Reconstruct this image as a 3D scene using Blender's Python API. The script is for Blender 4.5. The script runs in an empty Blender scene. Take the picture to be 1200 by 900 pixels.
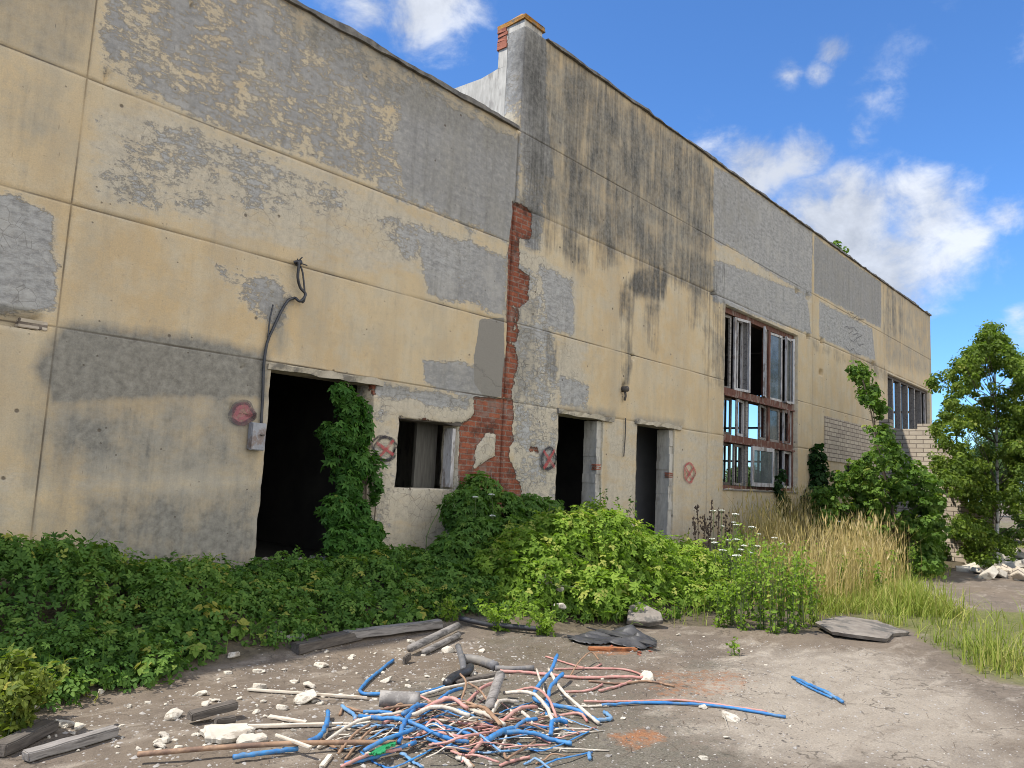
import bpy, bmesh, math, random
import numpy as np
from mathutils import Vector, Matrix, Euler
random.seed(7); rng = np.random.default_rng(11)
S = bpy.context.scene; COL = S.collection
R = math.radians

# ------------------------------------------------------------------ camera model (metres; facade is the plane y=0)
F_PX, YAW, PIT, ROL, CD, CH = 900.0, R(41.98), R(6.97), R(2.80), 7.5, 1.55
CAM = np.array([0, -CD, CH])
_F = np.array([math.cos(YAW)*math.cos(PIT), math.sin(YAW)*math.cos(PIT), math.sin(PIT)])
_R0 = np.array([math.sin(YAW), -math.cos(YAW), 0.0]); _U0 = np.cross(_R0, _F)
_R = math.cos(ROL)*_R0 + math.sin(ROL)*_U0; _U = -math.sin(ROL)*_R0 + math.cos(ROL)*_U0
def ray(px, py): return _F + (px-600)/F_PX*_R + (450-py)/F_PX*_U
def V(px, py, y):                      # point of the plane y=const
    d = ray(px, py); t = (y-CAM[1])/d[1]; p = CAM+t*d; return p
def W(px, py):
    p = V(px, py, 0.0); return p[0], p[2]
def VX(px, py, X):
    d = ray(px, py); t = (X-CAM[0])/d[0]; return CAM+t*d
def sstep(a, b, x):
    t = np.clip((x-a)/(b-a), 0, 1); return t*t*(3-2*t)

# value noise (numpy)
_perm = np.random.default_rng(3).random((256, 256))
def vnoise(x, y):
    xi = np.floor(x).astype(int); yi = np.floor(y).astype(int); fx = x-xi; fy = y-yi
    fx = fx*fx*(3-2*fx); fy = fy*fy*(3-2*fy)
    g = lambda i, j: _perm[i % 256, j % 256]
    return (g(xi, yi)*(1-fx)+g(xi+1, yi)*fx)*(1-fy)+(g(xi, yi+1)*(1-fx)+g(xi+1, yi+1)*fx)*fy
def fbm(x, y, o=4):
    s = 0; a = .5; n = 0
    for k in range(o):
        s = s+a*vnoise(x*2**k+17.3*k, y*2**k+5.1*k); n += a; a *= .5
    return s/n

# ------------------------------------------------------------------ terrain
def terr(x, y):
    x = np.asarray(x, float); y = np.asarray(y, float)
    z = .45*sstep(-2.3, -.45, y)
    z = z+.62*np.exp(-((x-8.3)/1.55)**2-((y+1.75)/.62)**2)
    near = np.exp(-(np.maximum(0, np.hypot(x-6, y+4)-9)/6)**2)
    z = z+near*((fbm(x*.8, y*.8, 3)-.5)*.05+(fbm(x*5, y*5, 2)-.5)*.012)*(y < -.3)
    return z
def G(px, py, h=0.0):                  # where the pixel's ray meets the ground raised by h
    d = ray(px, py); t = np.arange(1.5, 60, .01); P = CAM[None]+t[:, None]*d[None]
    below = P[:, 2] < terr(P[:, 0], P[:, 1])+h
    i = int(np.argmax(below)) if below.any() else len(t)-1
    return P[i]

# ------------------------------------------------------------------ materials
def newmat(name):
    m = bpy.data.materials.new(name); m.use_nodes = True
    nt = m.node_tree; nt.nodes.clear()
    out = nt.nodes.new('ShaderNodeOutputMaterial')
    return m, nt, out
class N:
    def __init__(s, nt): s.nt = nt
    def __call__(s, typ, ins=None, **kw):
        n = s.nt.nodes.new('ShaderNode'+typ)
        for k, v in kw.items(): setattr(n, k, v)
        if ins:
            for k, v in ins.items(): s.set(n.inputs[k], v)
        return n
    def set(s, sock, v):
        if isinstance(v, bpy.types.NodeSocket): s.nt.links.new(v, sock)
        else:
            if isinstance(v, tuple) and len(v) == 3 and sock.type == 'RGBA': v = (*v, 1)
            sock.default_value = v
    def math(s, op, a, b=0.0, c=None, clamp=False):
        n = s('Math', {0: a, 1: b}, operation=op, use_clamp=clamp)
        if c is not None: s.set(n.inputs[2], c)
        return n.outputs[0]
    def mix(s, f, a, b, mode='MIX'):
        n = s('Mix', data_type='RGBA', blend_type=mode)
        s.set(n.inputs[0], f); s.set(n.inputs[6], a); s.set(n.inputs[7], b); return n.outputs[2]
    def rng(s, v, a, b, c=0.0, d=1.0, smooth=False):
        n = s('MapRange', {0: v, 1: a, 2: b, 3: c, 4: d}, interpolation_type='SMOOTHSTEP' if smooth else 'LINEAR'); return n.outputs[0]
    def noise(s, vec, scale, detail=4.0, rough=.55, dist=0.0):
        n = s('TexNoise', {'Vector': vec, 'Scale': scale, 'Detail': detail, 'Roughness': rough, 'Distortion': dist}); return n.outputs[0]
    def attr(s, name): return s('Attribute', attribute_name=name).outputs['Fac']
    def coord(s, scale=(1, 1, 1), out='Object'):
        tc = s('TexCoord'); return s('Mapping', {'Vector': tc.outputs[out], 'Scale': scale}).outputs[0]
    def bsdf(s, out, col, rough=.9, bump=None, bstr=.3, bdist=.01, spec=.3, metal=0.0):
        p = s('BsdfPrincipled', {'Base Color': col, 'Roughness': rough, 'Specular IOR Level': spec, 'Metallic': metal})
        if bump is not None:
            b = s('Bump', {'Height': bump, 'Strength': bstr, 'Distance': bdist}); s.nt.links.new(b.outputs[0], p.inputs['Normal'])
        s.nt.links.new(p.outputs[0], out.inputs[0]); return p

def simple(name, c1, c2, scale=8, rough=.85, stretch=(1, 1, 1), bstr=.3, spec=.3, metal=0.0, c3=None, bdist=.005):
    m, nt, out = newmat(name); n = N(nt); v = n.coord(stretch)
    a = n.noise(v, scale, 6, .65); f = n.rng(a, .32, .68)
    col = n.mix(f, c1, c2)
    if c3: col = n.mix(n.rng(n.noise(v, scale*.35, 5, .7), .52, .6), col, c3)
    n.bsdf(out, col, rough, n.noise(v, scale*3, 5, .7), bstr, bdist, spec, metal); return m

def facade_material():
    m, nt, out = newmat('peeling_ochre_plaster'); n = N(nt)
    v = n.coord(); vh = n.coord((1.0, 1, 2.6)); vv = n.coord((7.5, 1, .6)); vvb = n.coord((1.7, 1, .28))
    big = n.noise(v, .5, 4, .6); mid = n.noise(v, 2.1, 8, .66); fine = n.noise(v, 13, 6, .72); grain = n.noise(v, 75, 3, .75)
    blot = n.noise(v, 1.7, 9, .70, .1); scrape = n.noise(vh, 6.5, 9, .76)
    streak = n.noise(vv, 1.0, 8, .7); streakb = n.noise(vvb, 1.0, 6, .62)
    mott = n.math('ADD', n.math('MULTIPLY', blot, .42), n.math('ADD', n.math('MULTIPLY', scrape, .40), n.math('MULTIPLY', fine, .18)))      # patchy, with a scraped fine edge
    # ochre paint, faded in clouds, dusty, washed by rain
    och = n.mix(n.rng(big, .38, .62), (.52, .385, .215), (.55, .435, .27))
    och = n.mix(n.rng(mid, .44, .64, 0, .75), och, (.55, .475, .34))
    och = n.mix(n.rng(streakb, .46, .70, 0, .55), och, (.36, .30, .215))
    och = n.mix(n.rng(streak, .54, .74, 0, .35), och, (.34, .28, .19))
    och = n.mix(n.rng(fine, .54, .72, 0, .45), och, (.31, .26, .195))
    och = n.mix(n.rng(blot, .52, .66, 0, .5), och, (.40, .345, .25))
    vor = n('TexVoronoi', {'Vector': v, 'Scale': 3.4, 'Randomness': 1.0}).outputs[0]
    vor2 = n('TexVoronoi', {'Vector': v, 'Scale': 9.0, 'Randomness': 1.0}).outputs[0]
    pit = n.math('MULTIPLY', n.rng(vor, .04, .075, 1, 0), n.rng(mid, .44, .50))
    pit = n.math('MAXIMUM', pit, n.math('MULTIPLY', n.rng(vor2, .05, .10, .85, 0), n.rng(mid, .50, .56)))
    scr = n('TexVoronoi', {'Vector': n('Mapping', {'Vector': n('TexCoord').outputs['Object'], 'Scale': (1, 1, 6), 'Rotation': (0, .25, 0)}).outputs[0], 'Scale': 4.0}).outputs[0]
    scr2 = n('TexVoronoi', {'Vector': n.coord((7, 1, 1)), 'Scale': 2.6}).outputs[0]
    pit = n.math('MAXIMUM', pit, n.math('MULTIPLY', n.math('MAXIMUM', n.rng(scr, .03, .06, .55, 0), n.rng(scr2, .03, .07, .55, 0)), n.rng(fine, .42, .58)))
    # bared concrete and lime
    gre = n.mix(n.rng(scrape, .34, .66), (.20, .196, .19), (.34, .332, .315))
    gre = n.mix(n.rng(fine, .50, .70, 0, .6), gre, (.45, .425, .375))
    gre = n.mix(n.rng(mid, .50, .62, 0, .55), gre, (.42, .40, .36))
    gre = n.mix(n.rng(streak, .52, .70, 0, .45), gre, (.13, .127, .12))
    pal = n.mix(n.rng(fine, .38, .66), (.53, .475, .37), (.39, .355, .29))
    pal = n.mix(n.rng(streak, .52, .72, 0, .4), pal, (.25, .23, .20))
    pk = n.attr('peel'); wh = n.attr('white'); so = n.attr('soot'); gr = n.attr('grime'); bk = n.attr('brick'); rn = n.attr('render')
    def mask(a, noise, amp, w=.035):
        t = n.math('ADD', a, n.math('MULTIPLY', n.math('SUBTRACT', noise, .5), amp)); return n.rng(t, .5-w, .5+w, 0, 1, True)
    def lip(a, noise, amp, w): return n.rng(n.math('ABSOLUTE', n.math('SUBTRACT', n.math('ADD', a, n.math('MULTIPLY', n.math('SUBTRACT', noise, .5), amp)), .46)), 0, w, 1, 0)  # band along a mask's border, for the painted edge shadow
    mpk = mask(pk, mott, 3.0, .05); halo = mask(n.math('ADD', pk, .14), mott, 3.0, .12)
    mwh = n.math('MULTIPLY', mask(wh, n.noise(vh, 1.5, 9, .72), 2.2, .28), .8)
    col = n.mix(mwh, och, pal)
    col = n.mix(n.math('MULTIPLY', halo, .65), col, pal)
    col = n.mix(mpk, col, gre)
    col = n.mix(n.math('MULTIPLY', n.math('MULTIPLY', mpk, wh), n.rng(scrape, .42, .6, 0, .75)), col, (.46, .455, .43))
    col = n.mix(n.math('MULTIPLY', n.math('MULTIPLY', lip(pk, mott, 3.0, .05), n.rng(pk, .1, .3)), .55), col, (.11, .095, .08))  # shadow of the raised paint edge, put into the colour as a dark outline
    mrn = mask(rn, n.math('ADD', n.math('MULTIPLY', mid, .5), n.math('MULTIPLY', fine, .5)), 1.2, .03)
    col = n.mix(mrn, col, n.mix(n.rng(grain, .3, .7), (.15, .14, .12), (.31, .285, .245)))
    ck = n('TexVoronoi', {'Vector': v, 'Scale': 10.0}, feature='DISTANCE_TO_EDGE').outputs[0]
    crack = n.math('MULTIPLY', n.rng(ck, .0, .035, 1, 0), n.math('MULTIPLY', n.rng(wh, .55, .8), n.rng(mid, .44, .54)))
    # grime: grey film, streaky and blotched
    g1 = n.math('ADD', gr, n.math('ADD', n.math('MULTIPLY', n.math('SUBTRACT', mid, .5), 1.5), n.math('MULTIPLY', n.math('SUBTRACT', streak, .5), .9)))
    g2 = n.math('MULTIPLY', n.rng(g1, .12, .95, 0, .95), n.rng(gr, .02, .25))
    col = n.mix(g2, col, n.mix(n.rng(fine, .36, .68), (.135, .13, .115), (.285, .27, .23)))
    # soot washing down
    sk = n.math('ADD', n.math('MULTIPLY', n.math('SUBTRACT', streak, .5), 1.7), n.math('ADD', n.math('MULTIPLY', n.math('SUBTRACT', streakb, .5), 1.3), n.math('MULTIPLY', n.math('SUBTRACT', blot, .5), 2.3)))
    fs = n.noise(n.coord((20, 1, 1.1)), 1.0, 7, .72); sk = n.math('ADD', sk, n.math('MULTIPLY', n.math('SUBTRACT', fs, .5), 1.5))
    sm = n.math('MULTIPLY', n.rng(n.math('ADD', so, sk), .12, 1.05, 0, .94), n.rng(so, .02, .25))
    col = n.mix(sm, col, n.mix(n.rng(fine, .4, .65), (.05, .05, .047), (.14, .137, .128)))
    col = n.mix(n.math('MULTIPLY', crack, .8), col, (.10, .09, .08))
    col = n.mix(n.math('MULTIPLY', pit, .85), col, (.10, .08, .06))
    jn = n.attr('joint'); col = n.mix(n.math('MULTIPLY', jn, n.rng(mid, .36, .56, .45, 1.0)), col, (.07, .058, .045))
    col = n.mix(n.rng(grain, .38, .72, 0, .28), col, (.2, .175, .14))
    # brick
    bn = n.math('ADD', n.math('MULTIPLY', mid, .6), n.math('MULTIPLY', fine, .4))
    mbk = mask(bk, bn, 1.5, .03)
    sp = n('SeparateXYZ', {0: n('TexCoord').outputs['Object']})
    wob = n.math('MULTIPLY', n.math('SUBTRACT', fine, .5), .035)
    bv = n('CombineXYZ', {0: n.math('ADD', sp.outputs[0], wob), 1: n.math('ADD', sp.outputs[2], wob)}).outputs[0]
    bt = n('TexBrick', {'Vector': bv, 'Color1': (.30, .095, .05, 1), 'Color2': (.17, .05, .03, 1), 'Mortar': (.22, .16, .125, 1), 'Scale': 1.0,
                        'Mortar Size': .009, 'Brick Width': .255, 'Row Height': .077, 'Bias': -.1})
    bc = n.mix(n.rng(fine, .44, .64, 0, .7), bt.outputs[0], (.10, .04, .028))
    bc = n.mix(n.rng(scrape, .55, .66, 0, .6), bc, (.33, .25, .19))
    bc = n.mix(n.rng(grain, .52, .7, 0, .4), bc, (.33, .13, .075))
    bc = n.mix(n.rng(mid, .55, .62, 0, .5), bc, (.23, .19, .16)); bc = n.mix(n.rng(blot, .54, .62, 0, .75), bc, (.045, .028, .022))  # last mix paints dark gaps: recess shadow put into the brick colour
    col = n.mix(mbk, col, bc)
    edge = n.math('MULTIPLY', n.rng(n.math('ABSOLUTE', n.math('SUBTRACT', n.math('ADD', bk, n.math('MULTIPLY', n.math('SUBTRACT', bn, .5), 1.5)), .53)), 0, .06, 1, 0), .75)
    col = n.mix(edge, col, (.06, .045, .035))  # dark rim: recess shadow at the plaster break, put into the colour
    h = n.math('ADD', n.math('MULTIPLY', fine, .35), n.math('MULTIPLY', grain, .16)); h = n.math('ADD', h, n.math('MULTIPLY', scrape, .25))
    h = n.math('SUBTRACT', h, n.math('MULTIPLY', mpk, .45)); h = n.math('SUBTRACT', h, n.math('MULTIPLY', crack, .3)); h = n.math('SUBTRACT', h, n.math('MULTIPLY', pit, .8))
    h = n.math('SUBTRACT', h, n.math('MULTIPLY', mbk, n.math('ADD', 2.0, n.math('MULTIPLY', bt.outputs['Fac'], 1.5))))
    n.bsdf(out, col, .93, h, .6, .016, .15)
    return m

def white_brick_material():
    m, nt, out = newmat('pale_silicate_brick'); n = N(nt); v = n.coord(); tc = n('TexCoord'); sp = n('SeparateXYZ', {0: tc.outputs['Object']})
    u = n.math('ADD', sp.outputs[0], sp.outputs[1])
    bv = n('CombineXYZ', {0: u, 1: sp.outputs[2]}).outputs[0]
    bt = n('TexBrick', {'Vector': bv, 'Color1': (.50, .43, .33, 1), 'Color2': (.38, .32, .25, 1), 'Mortar': (.13, .105, .085, 1), 'Scale': 1.0,
                        'Mortar Size': .012, 'Brick Width': .34, 'Row Height': .115, 'Mortar Smooth': .2})
    f = n.noise(v, 9, 6, .7); col = n.mix(n.rng(f, .45, .7, 0, .6), bt.outputs[0], (.33, .27, .20))
    n.bsdf(out, col, .9, n.math('SUBTRACT', n.math('MULTIPLY', f, .4), bt.outputs['Fac']), .5, .012, .15); return m

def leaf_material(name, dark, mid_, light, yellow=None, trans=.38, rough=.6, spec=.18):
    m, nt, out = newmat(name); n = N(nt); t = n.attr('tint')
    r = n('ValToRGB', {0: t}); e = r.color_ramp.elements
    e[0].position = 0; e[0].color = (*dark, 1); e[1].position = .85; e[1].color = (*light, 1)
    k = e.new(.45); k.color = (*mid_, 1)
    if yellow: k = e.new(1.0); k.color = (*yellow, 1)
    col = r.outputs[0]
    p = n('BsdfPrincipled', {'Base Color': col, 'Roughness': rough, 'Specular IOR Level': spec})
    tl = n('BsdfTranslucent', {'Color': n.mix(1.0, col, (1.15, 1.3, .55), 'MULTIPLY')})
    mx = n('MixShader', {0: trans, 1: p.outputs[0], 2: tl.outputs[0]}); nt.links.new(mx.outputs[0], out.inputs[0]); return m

def ground_material():
    m, nt, out = newmat('dusty_broken_asphalt'); n = N(nt); v = n.coord()
    big = n.noise(v, .6, 5, .6); mid = n.noise(v, 2.4, 8, .7); fine = n.noise(v, 13, 8, .72); grain = n.noise(v, 75, 4, .75)
    vst = n('Mapping', {'Vector': n('TexCoord').outputs['Object'], 'Rotation': (0, 0, R(-20)), 'Scale': (1.0, 2.3, 1)}).outputs[0]
    lay = n.noise(vst, 1.6, 8, .7, .6)
    col = n.mix(n.rng(mid, .3, .7), (.115, .092, .071), (.20, .165, .13))
    col = n.mix(n.rng(lay, .52, .66, 0, .8), col, (.33, .285, .23))
    col = n.mix(n.rng(fine, .53, .68, 0, .8), col, (.105, .085, .065))
    col = n.mix(n.rng(grain, .60, .74, 0, .75), col, (.33, .285, .235))
    col = n.mix(n.rng(grain, .40, .28, 0, .8), col, (.07, .06, .05))
    col = n.mix(n.rng(big, .42, .62, 0, .45), col, (.17, .13, .09))
    pv = n.attr('pale'); col = n.mix(n.rng(n.math('ADD', pv, n.math('MULTIPLY', n.math('SUBTRACT', lay, .5), 1.2)), .35, .8, 0, .7), col, n.mix(n.rng(grain, .35, .7), (.28, .24, .19), (.42, .37, .30)))
    gck = n('TexVoronoi', {'Vector': n('VectorMath', {0: v, 1: n('TexNoise', {'Vector': v, 'Scale': 2.5, 'Detail': 5.0}).outputs[1]}, operation='ADD').outputs[0], 'Scale': 1.1}, feature='DISTANCE_TO_EDGE').outputs[0]
    gcr = n.math('MULTIPLY', n.rng(gck, 0, .018, 1, 0), n.rng(mid, .42, .55)); col = n.mix(n.math('MULTIPLY', gcr, .8), col, (.06, .05, .04))
    ash = n.attr('ash'); am = n.rng(n.math('ADD', ash, n.math('MULTIPLY', n.math('SUBTRACT', fine, .5), 1.3)), .4, .75, 0, .8)
    col = n.mix(am, col, n.mix(n.rng(grain, .35, .65), (.075, .068, .05), (.19, .175, .14)))
    so = n.attr('soil'); sm = n.rng(n.math('ADD', so, n.math('MULTIPLY', n.math('SUBTRACT', mid, .5), .9)), .4, .65, 0, .92)
    col = n.mix(sm, col, n.mix(n.rng(fine, .35, .65), (.055, .045, .03), (.14, .115, .075)))
    ru = n.attr('rust'); rm = n.rng(n.math('ADD', ru, n.math('MULTIPLY', n.math('SUBTRACT', fine, .5), 1.7)), .45, .8, 0, .85)
    col = n.mix(rm, col, n.mix(n.rng(grain, .35, .65), (.22, .085, .04), (.34, .17, .08)))
    tu = n.attr('turf'); tm = n.rng(n.math('ADD', tu, n.math('MULTIPLY', n.math('SUBTRACT', mid, .5), 1.0)), .4, .7, 0, .95)
    col = n.mix(tm, col, n.mix(n.rng(fine, .3, .7), (.07, .09, .025), (.19, .175, .07)))
    # scattered twigs and flecks
    tw = n('TexVoronoi', {'Vector': n('Mapping', {'Vector': n('TexCoord').outputs['Object'], 'Scale': (1, 4.5, 1), 'Rotation': (0, 0, .7)}).outputs[0], 'Scale': 5.5}).outputs[0]
    col = n.mix(n.math('MULTIPLY', n.rng(tw, .05, .09, .75, 0), n.rng(mid, .45, .55)), col, (.06, .05, .04))
    dk = n('TexVoronoi', {'Vector': v, 'Scale': 23.0}).outputs[0]
    col = n.mix(n.math('MULTIPLY', n.rng(dk, .10, .18, .85, 0), n.rng(mid, .44, .58)), col, (.05, .042, .034))
    fl = n('TexVoronoi', {'Vector': v, 'Scale': 11.0}).outputs[0]
    col = n.mix(n.math('MULTIPLY', n.rng(fl, .07, .12, .8, 0), n.rng(lay, .48, .6)), col, (.42, .38, .32))
    h = n.math('ADD', n.math('MULTIPLY', fine, .8), n.math('MULTIPLY', grain, .35)); h = n.math('SUBTRACT', h, n.rng(fl, .05, .16, -.35, 0))
    n.bsdf(out, col, .95, h, .85, .022, .12); return m

M = {}
M['facade'] = facade_material(); M['ground'] = ground_material(); M['wbrick'] = white_brick_material()
M['concrete'] = simple('weathered_concrete', (.22, .21, .19), (.36, .34, .30), 6, c3=(.15, .145, .13))
M['slab'] = simple('dusty_concrete_slab', (.15, .128, .105), (.24, .21, .175), 9, c3=(.10, .092, .08), bstr=.6, bdist=.01)
M['coping'] = simple('weathered_coping', (.07, .066, .06), (.22, .20, .17), 7, bstr=.7, bdist=.02)
M['plaster'] = simple('old_white_plaster', (.32, .30, .26), (.50, .47, .41), 5, c3=(.26, .24, .21), stretch=(3, 3, .8))
M['cream'] = simple('broken_cream_plaster_edge', (.34, .30, .23), (.48, .42, .32), 9, c3=(.20, .18, .15), bstr=.6)
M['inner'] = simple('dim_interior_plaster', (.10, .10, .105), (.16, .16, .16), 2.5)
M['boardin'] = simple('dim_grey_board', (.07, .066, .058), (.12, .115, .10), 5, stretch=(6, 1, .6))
M['dark_in'] = simple('shade_dark_interior', (.018, .018, .018), (.04, .038, .035), 2)  # near-black: the shade of the closed rooms is put into this colour
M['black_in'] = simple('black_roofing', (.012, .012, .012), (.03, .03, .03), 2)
M['grey_in'] = simple('grey_painted_partition', (.20, .20, .21), (.26, .26, .27), 2.5)
M['lichen'] = simple('orange_lichen_cap', (.30, .12, .02), (.42, .22, .05), 12, c3=(.16, .13, .09), bstr=.8, bdist=.02)
M['rbrick'] = simple('red_brick_rubble', (.24, .07, .04), (.32, .12, .07), 14, c3=(.15, .06, .04))
M['brownwood'] = simple('red_brown_window_wood', (.075, .028, .018), (.17, .075, .05), 9, stretch=(3, 3, .6), c3=(.20, .15, .12))
M['greywood'] = simple('grey_weathered_wood', (.16, .145, .13), (.30, .275, .25), 7, stretch=(1, 9, 9), c3=(.11, .10, .09))
M['darkwood'] = simple('dark_rotten_wood', (.05, .042, .036), (.14, .12, .10), 7, stretch=(1, 9, 9))
M['palewood'] = simple('pale_bare_wood', (.50, .44, .35), (.62, .56, .46), 6, stretch=(1, 9, 9), c3=(.40, .33, .25))
M['whitewood'] = simple('flaking_white_window_paint', (.33, .31, .30), (.52, .51, .50), 12, stretch=(2, 2, .5), c3=(.20, .17, .15))
M['stone'] = simple('pale_plaster_rubble', (.42, .38, .31), (.56, .51, .42), 11, c3=(.28, .24, .19))
M['greystone'] = simple('grey_rubble', (.24, .22, .20), (.38, .355, .32), 11, c3=(.18, .165, .15))
M['metal'] = simple('dull_grey_sheet_metal', (.23, .235, .25), (.34, .345, .36), 9, rough=.5, metal=.3, c3=(.20, .16, .14))
M['blackrub'] = simple('black_rubber', (.015, .015, .017), (.045, .045, .05), 9, rough=.45, spec=.5)
M['blackfoil'] = simple('black_plastic_sheet', (.02, .02, .022), (.07, .068, .066), 6, rough=.5, spec=.4)
M['greypipe'] = simple('grey_plastic_pipe', (.08, .08, .085), (.16, .155, .155), 9, rough=.55, c3=(.20, .185, .165))
def cablemat(name, a, b, dirt):
    m, nt, out = newmat(name); n = N(nt); v = n.coord()
    col = n.mix(n.rng(n.noise(v, 9, 5, .65), .35, .65), a, b); col = n.mix(n.rng(n.noise(v, 24, 6, .7), .46, .66, .12, .75), col, dirt)
    n.bsdf(out, col, .58, n.noise(v, 60, 4, .7), .3, .003, .3); return m
M['blue'] = cablemat('blue_cable_sheath', (.012, .12, .36), (.03, .21, .48), (.13, .17, .19))
M['lightblue'] = cablemat('faded_blue_sheath', (.06, .20, .42), (.12, .30, .50), (.25, .25, .23))
M['pink'] = cablemat('pink_cable_sheath', (.42, .16, .14), (.54, .29, .25), (.30, .21, .16))
M['white'] = cablemat('cream_cable_sheath', (.48, .42, .34), (.64, .59, .50), (.30, .24, .18))
M['brown'] = simple('brown_dusty_cable', (.22, .13, .075), (.34, .22, .14), 9, rough=.7, c3=(.16, .10, .07))
M['green'] = simple('green_plastic_strip', (.02, .20, .07), (.03, .28, .10), 8, rough=.45)
M['rustm'] = simple('orange_rusty_scrap', (.24, .08, .03), (.36, .15, .06), 14, c3=(.14, .06, .03))
M['bark'] = simple('brown_bark', (.07, .055, .04), (.14, .11, .08), 12, stretch=(3, 3, .7))
M['birchbark'] = simple('white_birch_bark', (.50, .47, .42), (.62, .60, .55), 8, stretch=(1, 1, 4), c3=(.07, .06, .05))
M['stem'] = simple('green_stem', (.06, .09, .03), (.11, .14, .05), 20)
M['drystem'] = simple('dry_brown_stem', (.07, .05, .035), (.14, .10, .07), 20)
M['petal'] = simple('white_umbel_petals', (.62, .64, .55), (.74, .75, .68), 30)
M['vine'] = leaf_material('creeper_leaves', (.028, .075, .014), (.055, .14, .024), (.10, .21, .035), (.20, .24, .04))
M['cover'] = leaf_material('ground_cover_leaves', (.04, .095, .018), (.085, .17, .03), (.15, .25, .045), (.30, .30, .06))
M['heap'] = leaf_material('hop_leaves', (.065, .125, .016), (.155, .25, .030), (.25, .36, .05), (.36, .38, .09), trans=.45)
M['shrub'] = leaf_material('shrub_leaves', (.045, .095, .016), (.09, .165, .026), (.15, .235, .038), (.24, .26, .06))
M['birch'] = leaf_material('birch_leaves', (.045, .08, .013), (.105, .16, .025), (.19, .25, .04), (.27, .28, .065), trans=.44)
M['yellowish'] = leaf_material('yellow_green_leaves', (.06, .10, .015), (.12, .16, .025), (.20, .23, .04), (.30, .28, .05))
M['ivy'] = leaf_material('dark_ivy_leaves', (.010, .032, .008), (.02, .055, .012), (.04, .09, .02))
M['grass'] = leaf_material('green_grass_blades', (.08, .12, .018), (.16, .21, .03), (.25, .29, .055), (.35, .32, .10), trans=.3)
M['dry'] = leaf_material('dry_grass_blades', (.19, .18, .05), (.36, .28, .11), (.48, .36, .17), (.54, .43, .23), trans=.3, rough=.7)
M['far'] = leaf_material('distant_leaves', (.03, .06, .02), (.05, .09, .025), (.08, .13, .035))
def markmat(name, c, al=.85):
    m, nt, out = newmat(name); n = N(nt); v = n.coord()
    a = n.math('MULTIPLY', n.rng(n.noise(v, 30, 6, .75), .34, .52), n.rng(n.noise(v, 7, 3, .6), .3, .5, .5, 1)); p = n('BsdfPrincipled', {'Base Color': c, 'Roughness': .85})
    t = n('BsdfTransparent'); mx = n('MixShader', {0: n.math('MULTIPLY', a, al), 1: t.outputs[0], 2: p.outputs[0]}); nt.links.new(mx.outputs[0], out.inputs[0]); return m
M['mblack'] = markmat('black_spray_paint', (.03, .025, .03)); M['mred'] = markmat('red_spray_paint', (.38, .07, .07)); M['mpink'] = markmat('pink_spray_paint', (.42, .14, .16), .5); M['mfaint'] = markmat('faded_black_spray_paint', (.06, .05, .06), .55)
def glassmat():
    m, nt, out = newmat('dusty_window_glass'); n = N(nt); v = n.coord()
    p = n('BsdfPrincipled', {'Base Color': (.16, .18, .18, 1), 'Roughness': .12, 'Specular IOR Level': .5}); t = n('BsdfTransparent', {0: (.8, .85, .85, 1)})
    f = n.rng(n.noise(v, 3, 5, .6), .35, .7, .35, .75); mx = n('MixShader', {0: f, 1: t.outputs[0], 2: p.outputs[0]}); nt.links.new(mx.outputs[0], out.inputs[0]); return m
M['glass'] = glassmat()

# ------------------------------------------------------------------ object helpers
def link(name, me, parent=None):
    o = bpy.data.objects.new(name, me); COL.objects.link(o)
    if parent is not None: o.parent = parent
    return o
def tag(o, label, cat=None, group=None, kind=None):
    if label: o['label'] = label
    if cat: o['category'] = cat
    if group: o['group'] = group
    if kind: o['kind'] = kind
    return o
def empty(name, loc, label, cat, group=None):
    o = bpy.data.objects.new(name, None); o.location = [float(a) for a in loc]; o.empty_display_size = .2; COL.objects.link(o)
    return tag(o, label, cat, group)
def mesh_np(name, verts, quads, mat, attrs=None, smooth=False, tris=None):
    me = bpy.data.meshes.new(name); nv = len(verts); me.vertices.add(nv); me.vertices.foreach_set('co', np.asarray(verts, np.float32).ravel())
    loops = []; starts = []; tot = 0
    if quads is not None and len(quads):
        q = np.asarray(quads, np.int32); loops.append(q.ravel()); starts.append(np.arange(len(q))*4); tot += q.size
    if tris is not None and len(tris):
        t = np.asarray(tris, np.int32); loops.append(t.ravel()); starts.append(tot+np.arange(len(t))*3); tot += t.size
    me.loops.add(tot); me.loops.foreach_set('vertex_index', np.concatenate(loops)); st = np.concatenate(starts).astype(np.int32)
    me.polygons.add(len(st)); me.polygons.foreach_set('loop_start', st)
    me.update(calc_edges=True); me.validate()
    if smooth: me.polygons.foreach_set('use_smooth', np.ones(len(me.polygons), bool))
    for k, a in (attrs or {}).items():
        at = me.attributes.new(k, 'FLOAT', 'POINT'); at.data.foreach_set('value', np.asarray(a, np.float32))
    me.materials.append(mat); return me
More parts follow.
